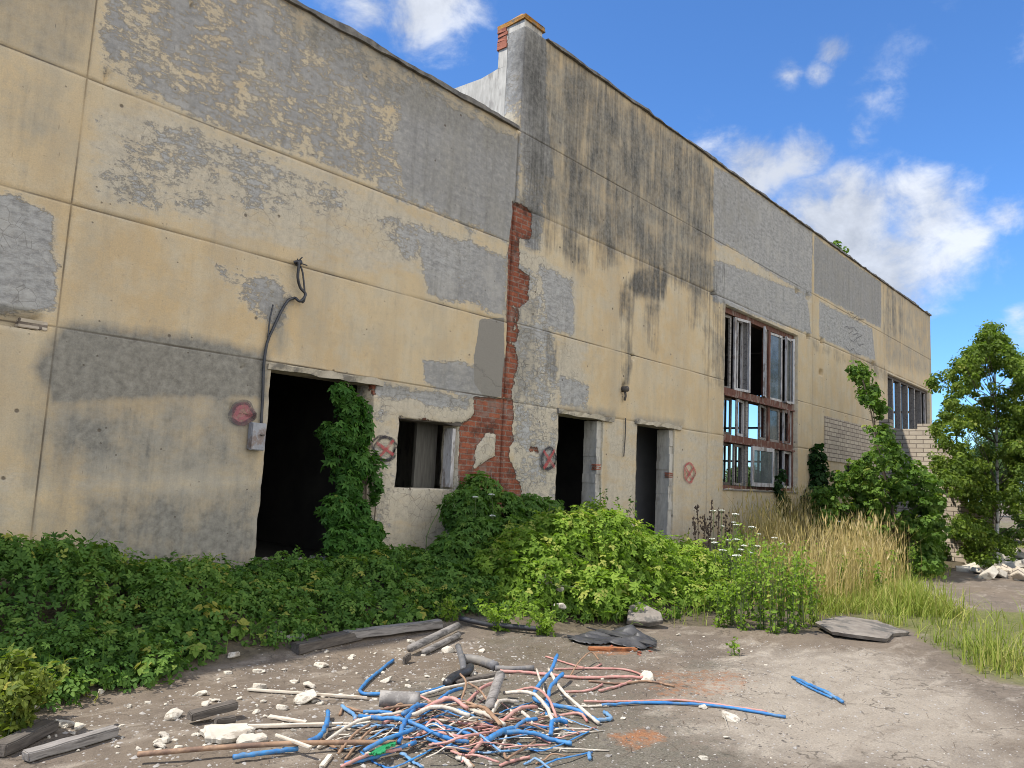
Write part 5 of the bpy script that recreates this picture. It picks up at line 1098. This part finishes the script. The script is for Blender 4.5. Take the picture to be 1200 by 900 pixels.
m = MB(); n_ = len(tp); vs = [(x, y, 0) for x, y in tp]+[(x*.97, y*.97, .06+rng.normal()*.004) for x, y in tp]; m.add(vs, [tuple(range(n_-1, -1, -1)), tuple(range(n_, 2*n_))]+[(i, (i+1) % n_, n_+(i+1) % n_, n_+i) for i in range(n_)])
o = m.build('concrete_slab', M['slab'], None, .006); p = G(753, 733); o.location = (p[0], p[1], p[2]+.10); o.rotation_euler = Euler((R(38), 0, -(math.pi/2-YAW)), 'XYZ'); tag(o, 'tilted brownish concrete slab at the foot of the mound above the plastic sheet', 'concrete slab')
slab('plaster_slab', [(234, 864), (240, 858), (290, 856), (298, 862), (288, 869), (262, 873), (240, 872)], .03, 'stone', 'largest flat cream plaster slab beside the brown pipe', 'plaster slab', .01, (.02, .01), .006)
slab('plaster_slab', [(276, 874), (284, 869), (311, 868), (313, 873), (280, 879)], .035, 'stone', 'smaller cream plaster slab touching the long brown pipe', 'plaster slab', .005, (.02, 0), .005)
slab('plaster_slab', [(335, 752), (352, 745), (366, 748), (352, 757)], .03, 'greystone', 'grey flat fragment half under the ground cover edge', 'plaster slab', .02)
# beams, planks, poles lying on the ground
def beam(name, a, b, wd, h, mat, label, cat, lift=0.0, roll=0.0, lifts=(0, 0), bev=.006, split=6):
    A, B = G(*a), G(*b); A = A+np.array([0, 0, lift+lifts[0]+h/2]); B = B+np.array([0, 0, lift+lifts[1]+h/2]); L = float(np.linalg.norm(B-A)); m = MB()
    xs = np.linspace(-L/2, L/2, split); vs = []
    for x in xs:
        for sy, sz in ((-1, -1), (1, -1), (1, 1), (-1, 1)): vs.append((x+rng.normal()*.008, sy*wd/2+rng.normal()*wd*.03, sz*h/2+rng.normal()*h*.03))
    m.add(vs, [(4*i+k, 4*i+(k+1) % 4, 4*i+4+(k+1) % 4, 4*i+4+k) for i in range(split-1) for k in range(4)]+[(0, 1, 2, 3), tuple(4*(split-1)+k for k in (3, 2, 1, 0))])
    o = m.build(name, M[mat], None, min(bev, h*.2)); d_ = Vector([float(c) for c in (B-A)/L]); q = d_.to_track_quat('X', 'Z'); o.rotation_mode = 'QUATERNION'; o.rotation_quaternion = q @ Euler((roll, 0, 0)).to_quaternion(); o.location = [float(c) for c in (A+B)/2]; return tag(o, label, cat)
def pole(name, pts, r, mat, label, cat='pole', lift=0.0, n=10, k=5):
    C = catmull([G(p[0], p[1], 0)+np.array([0, 0, r+lift+(p[2] if len(p) > 2 else 0)]) for p in pts], k); m = MB(); m.tube(C, r, n); o = m.build(name, M[mat], origin=C[0]); return tag(o, label, cat)
beam('wood_beam', (28, 895), (134, 864), .07, .05, 'greywood', 'long grey weathered timber lying at the lower left', 'beam', .01)
beam('wood_beam', (-6, 890), (58, 858), .10, .06, 'darkwood', 'dark timber partly under yellow-green weeds at the lower left corner', 'beam', .01)
beam('wood_board', (222, 850), (276, 841), .08, .045, 'darkwood', 'short dark board on small stones left of the cable heap', 'board', .03, lifts=(0, .03))
beam('wood_block', (252, 852), (275, 849), .05, .05, 'darkwood', 'small dark wood block under the right end of the short dark board', 'board', 0)
beam('wood_beam', (404, 752), (516, 737), .10, .07, 'greywood', 'grey beam lying at the edge of the shaded ground cover', 'beam', .02)
beam('wood_beam', (345, 766), (420, 748), .12, .08, 'darkwood', 'dark rotten beam in the shade along the ground cover rim', 'beam', 0)
pole('wood_pole', [(480, 769), (536, 741)], .034, 'greywood', 'longer of the two grey poles lying side by side', lift=.03)
pole('wood_pole', [(497, 768), (537, 748)], .028, 'greywood', 'shorter of the two grey poles lying side by side')
pole('black_pipe', [(538, 731), (570, 738), (602, 741), (632, 744)], .026, 'blackrub', 'black hose running along the foot of the mound', 'hose', .03)
pole('grey_pipe', [(541, 777), (560, 779), (580, 786)], .038, 'greypipe', 'thick grey plastic pipe lying right of the round stone', 'pipe')
pole('grey_pipe', [(536, 771, .05), (541, 785, .03), (543, 792)], .026, 'greypipe', 'short grey flattened pipe beside the round stone', 'pipe', .02)
pole('grey_pipe', [(580, 786), (600, 787), (625, 786)], .022, 'greypipe', 'thin grey pipe half sunk at the left end of the pink cables', 'pipe')
beam('wood_lath', (532, 803), (588, 792), .06, .02, 'darkwood', 'flat dark lath beneath the long cream cable', 'lath', .01)
pole('black_pipe', [(523, 808), (530, 801), (540, 796), (549, 792), (551, 788)], .032, 'blackrub', 'black bent rubber pipe leading into the blue cable', 'pipe', .01)
pole('wood_pole', [(572, 846), (578, 832, .03), (585, 819, .08)], .034, 'greywood', 'short grey wood stub sticking up out of the cable heap', 'wood stub', .05)
pole('insulated_pipe', [(444, 832), (466, 833), (490, 834)], .052, 'greystone', 'fat grey insulated pipe piece lying on the left of the cable heap', 'pipe', .02, 14)
beam('wood_lath', (290, 811), (431, 821), .022, .016, 'palewood', 'long thin white stick leading to the cable heap', 'lath', .01)
beam('wood_lath', (272, 855), (402, 852), .035, .018, 'palewood', 'long pale lath lying level left of the cable heap', 'lath', .008)
beam('wood_lath', (316, 842), (358, 849), .04, .014, 'palewood', 'short pale splinter above the long pale lath', 'lath', .005)
beam('wood_lath', (321, 876), (364, 892), .022, .014, 'palewood', 'thin pale splinter crossing the long brown pipe', 'lath', .06)
beam('wood_lath', (376, 902), (387, 888), .03, .02, 'palewood', 'pale splinter at the bottom edge below the brown pipe', 'lath', .0)
beam('wood_stub', (303+170, 779), (310+170, 776), .03, .06, 'darkwood', 'small dark split wood stub standing on the bare ground', 'wood stub', 0, lifts=(.0, .02))
pole('brown_pipe', [(160, 897), (250, 889), (330, 884), (400, 882), (470, 882)], .014, 'brown', 'long rusty brown pipe across the bottom left', 'pipe', .04)
beam('rusty_scrap', (690, 762), (745, 763), .07, .03, 'rustm', 'flat orange rusty scrap below the black plastic sheet', 'scrap')
slab('green_strip', [(432, 898), (446, 890), (458, 885), (461, 888), (450, 897), (440, 901)], .015, 'green', 'bright green plastic strip at the bottom of the cable heap', 'plastic strip', .06)
# crumpled black plastic
def sheet(name, poly_px, label, seed, hgt):
    g = np.random.default_rng(seed); P = np.array([G(*p)[:2] for p in poly_px]); lo, hi = P.min(0)-.02, P.max(0)+.02; X, Y = np.meshgrid(np.linspace(lo[0], hi[0], 44), np.linspace(lo[1], hi[1], 44), indexing='ij')
    s = sdf(P, X, Y); Z = terr(X, Y)+.012+hgt*sstep(0, .08, s)*np.abs(fbm(X*7+Y*5+seed, (Y-X)*1.6, 3)-.5)*3.2+.02*fbm(X*14, Y*14+seed, 2); keep = (s > 0)[:-1, :-1] & (s > 0)[1:, 1:] & (s > 0)[1:, :-1] & (s > 0)[:-1, 1:]
    q = grid_quads(44, 44, keep); c = P.mean(0); v = np.stack([X-c[0], Y-c[1], Z], -1).reshape(-1, 3); u = np.unique(q); mp = np.zeros(len(v), int); mp[u] = np.arange(len(u)); me = mesh_np(name, v[u], mp[q], M['blackfoil'], None, True)
    o = link(name, me); o.location = (c[0], c[1], 0); md = o.modifiers.new('solid', 'SOLIDIFY'); md.thickness = .006; return tag(o, label, 'plastic sheet')
sheet('plastic_sheet', [(664, 752), (690, 742), (728, 745), (768, 760), (752, 764), (715, 757), (690, 758)], 'larger crumpled black plastic sheet lying below the tilted slab', 3, .075)
beam('black_strip', (700, 746), (767, 763), .07, .012, 'blackfoil', 'long black rubber strip lying diagonally over the plastic sheet', 'rubber strip', .06, .25)
beam('black_strip', (688, 742), (742, 757), .06, .012, 'blackfoil', 'black rubber strip left of the long diagonal one', 'rubber strip', .05, -.3)
beam('black_strip', (664, 750), (712, 756), .05, .012, 'blackrub', 'narrow black rubber strip at the left end of the plastic sheet', 'rubber strip', .03, .2)
sheet('plastic_sheet', [(718, 740), (742, 738), (770, 752), (769, 760), (740, 753)], 'smaller black plastic flap overlapping the right end of the sheet', 9, .08)
# ------------------------------------------------------------------ cables
def cable(mat, r, pts, label, lift=0.0, group=None, cut=True, flat=1.0):
    raw = [G(p[0], p[1]) for p in pts]; C = catmull([q+np.array([0, 0, r*flat+lift+(p[2] if len(p) > 2 else 0)]) for q, p in zip(raw, pts)], 7)
    C = [c+np.append(rng.normal(size=2)*r*.10, rng.normal()*r*.08) for c in C]
    nm = {'blue': 'blue_cable', 'lightblue': 'pale_blue_cable', 'pink': 'pink_cable', 'white': 'cream_cable', 'brown': 'brown_cable', 'blackrub': 'black_cable'}[mat]
    r *= .64; m = MB(); m.tube(C, [r*(1+.06*rng.normal()) for _ in C], 8, flat=flat); o = m.build(nm, M[mat], origin=C[0]); return tag(o, label, 'cable', group)
B = .019
cable('blue', B, [(461, 776), (442, 791), (426, 806), (423, 815), (450, 817), (487, 818)], 'blue cable bent like a hook at the top left of the heap')
cable('blue', B, [(470, 817), (500, 814), (527, 805)], 'blue cable joining the black bent rubber pipe')
cable('blue', B*1.15, [(384, 842), (382, 857), (374, 871), (361, 878)], 'short thick blue cable curving down left of the heap', .02)
cable('blue', B*1.1, [(273, 895), (312, 889), (348, 884)], 'blue cable lying beside the long brown pipe', .01)
cable('blue', B*1.1, [(489, 838, .05), (482, 857, .1), (471, 875, .1), (466, 886, .05)], 'steep blue arm of the blue cross on the heap')
cable('blue', B*1.1, [(514, 838, .03), (489, 851, .1), (471, 866, .12)], 'blue arm rising to the right at the blue cross')
cable('blue', B, [(420, 849, .03), (446, 862, .08), (470, 868, .1), (500, 877, .08), (526, 881, .05), (549, 882, .04)], 'long blue cable sweeping through the blue cross to the right')
cable('lightblue', B, [(401, 831), (415, 842), (416, 846)], 'short pale blue cable end at the left rim of the heap')
cable('blue', B, [(425, 844, .03), (450, 846, .04), (464, 852, .04)], 'short blue cable right under the fat insulated pipe')
cable('blue', B*1.15, [(652, 799, .18), (644, 809, .12), (629, 820, .06), (626, 828, .03), (642, 834, .03), (676, 840, .02), (702, 850)], 'blue cable rearing up at the top right of the heap')
cable('blue', B*1.15, [(659, 816, .14), (646, 822, .09), (641, 832, .04), (642, 842)], 'short curled blue cable right of the rearing one')
cable('blue', B*1.1, [(588, 873, .05), (620, 871, .04), (650, 872), (670, 876)], 'blue cable stretching right at the lower right of the heap')
cable('blue', B*1.4, [(568, 881, .03), (576, 880, .05), (590, 872, .05), (600, 866, .03)], 'thick knotted blue sheath at the lower middle of the heap')
cable('blue', B, [(600, 865, .02), (613, 857, .04), (629, 852, .03)], 'short blue piece rising to the right above the lower blue cable')
cable('blue', B*1.2, [(645, 866), (648, 857, .04), (664, 854, .02)], 'blue elbow piece at the right rim of the heap')
cable('blue', B, [(500, 862, .05), (522, 866, .05), (553, 872, .03)], 'blue cable under the cream strands right of the cross')
cable('blue', B, [(500, 876, .03), (524, 882, .02), (550, 884)], 'lowest blue strand of the pair right of the cross')
cable('blue', B, [(512, 833, .04), (526, 822, .04), (541, 813, .02)], 'blue cable slanting up below the long cream cable')
cable('blue', B, [(500, 840, .03), (514, 836, .05), (536, 833, .05), (544, 826)], 'blue strand bunched with the dusty chip in the middle')
cable('blue', .016, [(705, 829), (760, 826), (830, 829), (880, 836), (921, 843)], 'long blue cable trailing far to the right')
cable('blue', .020, [(928, 796), (950, 806), (970, 815), (988, 826)], 'lone blue cable lying on the bare yard at the right')
cable('blue', .014, [(934, 800), (955, 811), (975, 820)], 'thin blue strip beside the lone blue cable on the right')
cable('blue', B, [(405, 899), (440, 891), (486, 880, .03)], 'blue strand beside the green strip at the bottom')
cable('blue', B, [(425, 896, .03), (452, 888, .06), (484, 876, .06)], 'second blue strand beside the green strip at the bottom', .02)
cable('lightblue', B*1.2, [(470, 889, .02), (484, 895), (494, 902)], 'flattened pale blue sheath at the bottom of the heap', flat=.5)
cable('lightblue', B, [(905+60, 812), (985, 824)], 'pale sheath end next to the lone blue cable on the right')
cable('lightblue', .02, [(700, 848), (716, 845), (708, 838)], 'pale blue cable tip at the right rim of the heap')
cable('lightblue', .018, [(690, 886), (691, 893)], 'tiny pale blue stub below the orange dust patch')
cable('white', .017, [(484, 821), (520, 813, .02), (552, 806, .02), (592, 796)], 'long cream cable along the top of the heap')
cable('white', .019, [(590, 826, .06), (620, 833, .10), (638, 845, .08), (649, 858, .03)], 'cream cable arching over the right middle of the heap')
cable('white', .017, [(574, 852, .04), (584, 840, .08), (607, 834, .05)], 'cream loop in front of the grey wood stub')
cable('white', .018, [(642, 806, .12), (656, 824, .08), (680, 840, .04), (701, 851)], 'cream strip leaning down to the right rim of the heap')
cable('white', .013, [(628, 802, .10), (638, 822, .04)], 'thin cream end standing up left of the rearing blue cable')
cable('white', .012, [(650, 829), (680, 830), (711, 829)], 'thin cream cable leading right out of the heap')
cable('white', .016, [(372, 880), (405, 864, .04), (430, 857, .06), (482, 852, .08)], 'cream cable climbing from the lower left into the heap')
cable('white', .019, [(480, 863, .08), (512, 858, .11), (549, 863, .08)], 'cream strand lying over the blue ones in the middle left', .02)
cable('white', .018, [(596, 842, .03), (612, 848, .05), (624, 856, .02)], 'short cream piece left under the arching cream cable')
cable('white', .022, [(552, 848, .04), (570, 860, .07), (590, 868, .05)], 'broad cream sheath across the heap centre', .02)
cable('white', .015, [(548, 834), (556, 842, .05), (572, 848, .03)], 'cream curl left of the grey wood stub')
cable('white', .013, [(590, 862, .05), (592, 876, .04), (582, 886, .01)], 'thin cream loop hanging over the knotted blue sheath')
cable('white', .014, [(385, 858), (410, 852), (432, 844, .03)], 'cream cable at the left rim under the pale lath')
cable('white', .02, [(535, 892), (545, 896), (552, 904)], 'cream cable end at the bottom edge of the heap')
cable('pink', .019, [(586, 789), (620, 791), (680, 797), (720, 796), (756, 797)], 'thickest pink cable of the bundle right above the heap')
cable('pink', .013, [(650, 786), (690, 785), (735, 787), (760, 797)], 'upper thin pink cable of the bundle above the heap')
cable('pink', .012, [(640, 771), (665, 779), (690, 785), (705, 780)], 'pale pink cable angling into the bundle from the upper left')
cable('pink', .013, [(658, 813), (690, 811), (706, 804)], 'pink cable curving below the bundle')
cable('pink', .015, [(702, 812), (722, 807), (740, 800)], 'short pink cable at the lower right of the bundle')
cable('pink', .013, [(684, 824), (745, 824), (800, 823), (850, 829), (899, 836)], 'long pink cable trailing right beside the blue one')
cable('pink', .019, [(546, 832, .02), (564, 820, .06), (579, 811, .05)], 'pink cable rising left of the grey wood stub')
cable('pink', .021, [(492, 853, .06), (524, 847, .11), (547, 854, .08)], 'thick salmon strand bulging on the left of the heap', .02)
cable('pink', .018, [(448, 860, .04), (480, 850, .07), (505, 847, .08)], 'pink strand between cream ones left of the salmon bulge')
cable('pink', .018, [(586, 857, .03), (608, 847, .07), (629, 841, .05)], 'dusky pink cable in the heap centre right')
cable('pink', .014, [(600, 822, .05), (625, 830, .12), (642, 842, .11), (652, 852, .04)], 'pink cable hugging the arching cream one')
cable('pink', .014, [(650, 842), (678, 842, .02), (688, 848)], 'pink strand under the cream strip at the right')
cable('pink', .013, [(586, 900), (602, 894), (621, 890)], 'thin pink cable end at the bottom right of the heap')
cable('pink', .018, [(548, 891), (560, 884, .03), (568, 876, .04)], 'pink sheath left of the knotted blue sheath')
cable('pink', .014, [(400, 902), (430, 893, .02), (470, 886, .02)], 'pink strand at the bottom left under the blue ones')
cable('pink', .016, [(500, 872, .06), (530, 878, .06), (548, 880, .05)], 'pink strand lying between the lowest blue pair')
cable('brown', .014, [(398, 840), (404, 831), (430, 843, .03), (475, 841, .06), (548, 838, .05)], 'brown cable looping in from the left over the heap')
cable('brown', .015, [(500, 836, .05), (530, 838, .08), (560, 846, .08), (590, 862, .05)], 'dusty brown cable sagging across the heap centre')
cable('brown', .024, [(548, 846, .05), (566, 856, .09), (586, 870, .06)], 'broad flattened brown sheath in the heap centre', .03, flat=.6)
cable('brown', .010, [(668, 794), (678, 786, .06), (692, 777, .08), (702, 779, .03)], 'thin brown loop over the pink bundle')
cable('brown', .013, [(690, 800), (725, 803), (758, 800), (790, 806)], 'brown cable along the lower side of the pink bundle')
cable('brown', .012, [(540, 832, .05), (545, 820, .1), (538, 812, .12)], 'brown twig-like cable sticking up from the heap centre')
cable('brown', .012, [(548, 820, .1), (560, 828, .1), (572, 836, .06)], 'brown cable crossing the upright one in the heap centre')
cable('brown', .014, [(372, 866), (398, 882), (402, 870)], 'brown cable bend at the left rim of the heap')
cable('brown', .012, [(405, 892), (425, 872, .03), (440, 862, .04)], 'thin brown strand climbing on the left of the heap')
cable('brown', .012, [(396, 890), (416, 872, .03), (432, 862, .03)], 'second thin brown strand climbing on the left of the heap', .02)
mats_ = ['pink', 'white', 'blue', 'brown', 'pink', 'white', 'brown', 'lightblue']
for k in range(84):
    cx, cy = rng.normal(530, 68), rng.normal(862, 17); cx = min(max(cx, 400), 670); cy = min(max(cy, 826), 905); L = rng.uniform(40, 120); a = rng.normal(.10, .34); c_ = rng.normal()*8; mt = mats_[k % 8]
    col_ = {'pink': 'pink', 'white': 'cream', 'blue': 'blue', 'brown': 'brown', 'lightblue': 'pale blue'}[mt]
    p0 = (cx-L/2*math.cos(a), cy+L/2*math.sin(a)*.5); p2 = (cx+L/2*math.cos(a), cy-L/2*math.sin(a)*.5); hgt = .05*math.exp(-((cx-530)/80)**2)*rng.random()
    cable(mt, rng.uniform(.007, .014), [(*p0, 0), ((p0[0]+cx)/2-c_*.7*math.sin(a), (p0[1]+cy)/2+c_*.7, hgt*.7), (cx-c_*math.sin(a), cy+c_, hgt+.015), (*p2, 0)], 'short '+col_+' strand jumbled in the lower layer of the cable heap', hgt, 'short '+col_+' strands in the cable heap', flat=rng.uniform(.4, 1))
# ------------------------------------------------------------------ fine gravel and litter (uncountable)
def flakes(name, poly_px, k, s0, s1, mat, label, tallness=.5):
    P = np.array([G(*p)[:2] for p in poly_px]); xy = sample_poly(P, k); s = rng.uniform(s0, s1, k)*(.5+rng.random(k)); a = rng.uniform(0, 6.28, k); base = np.array([(1, .1, 0), (.2, .75, 0), (-.8, .4, 0), (-.7, -.6, 0), (.4, -.8, 0), (.05, .0, tallness)])
    base = base[None]*(1+.35*rng.normal(size=(k, 6, 1))*.5); ca, sa = np.cos(a)[:, None], np.sin(a)[:, None]
    v = np.stack([base[:, :, 0]*ca-base[:, :, 1]*sa, base[:, :, 0]*sa+base[:, :, 1]*ca, base[:, :, 2]], -1)*s[:, None, None]; v[:, :, 0] += xy[:, 0:1]; v[:, :, 1] += xy[:, 1:2]; v[:, :, 2] += terr(xy[:, 0], xy[:, 1])[:, None]-.001
    t = np.array([(0, 1, 5), (1, 2, 5), (2, 3, 5), (3, 4, 5), (4, 0, 5)])[None]+(np.arange(k)*6)[:, None, None]
    o = link(name, mesh_np(name, v.reshape(-1, 3), None, M[mat], None, False, t.reshape(-1, 3))); return tag(o, label, 'gravel', kind='stuff')
allyard = [(0, 905), (60, 835), (300, 778), (440, 748), (600, 745), (880, 748), (1010, 758), (1120, 792), (1215, 830), (1215, 905)]
flakes('gravel', allyard, 5200, .003, .010, 'greystone', 'fine grey gravel strewn over the bare yard')
flakes('plaster_crumbs', [(60, 850), (300, 780), (560, 750), (700, 790), (720, 860), (560, 905), (100, 900)], 1500, .003, .016, 'greystone', 'pale plaster crumbs strewn over the left of the yard')
flakes('dark_litter', [(380, 905), (480, 800), (620, 745), (860, 745), (900, 800), (1000, 905)], 2600, .004, .013, 'darkwood', 'dark dirt crumbs around the cable heap and mound', .3)
P_ = np.array([G(*p)[:2] for p in allyard]); k = 600; xy = sample_poly(P_, k); a = rng.uniform(0, 6.28, k); L = rng.uniform(.01, .06, k); vs = []; 
dv = np.stack([np.cos(a), np.sin(a)], 1)*L[:, None]; pv = np.stack([-np.sin(a), np.cos(a)], 1)*.0014; z = terr(xy[:, 0], xy[:, 1])+.004
v = np.stack([np.c_[xy-dv-pv, z], np.c_[xy-dv+pv, z], np.c_[xy+dv+pv, z+.006], np.c_[xy+dv-pv, z+.006]], 1).reshape(-1, 3)
o = link('twigs', mesh_np('twigs', v, np.arange(4*k).reshape(-1, 4), M['drystem'])); tag(o, 'thin dry twigs and straw strewn over the yard', 'twigs', kind='stuff')
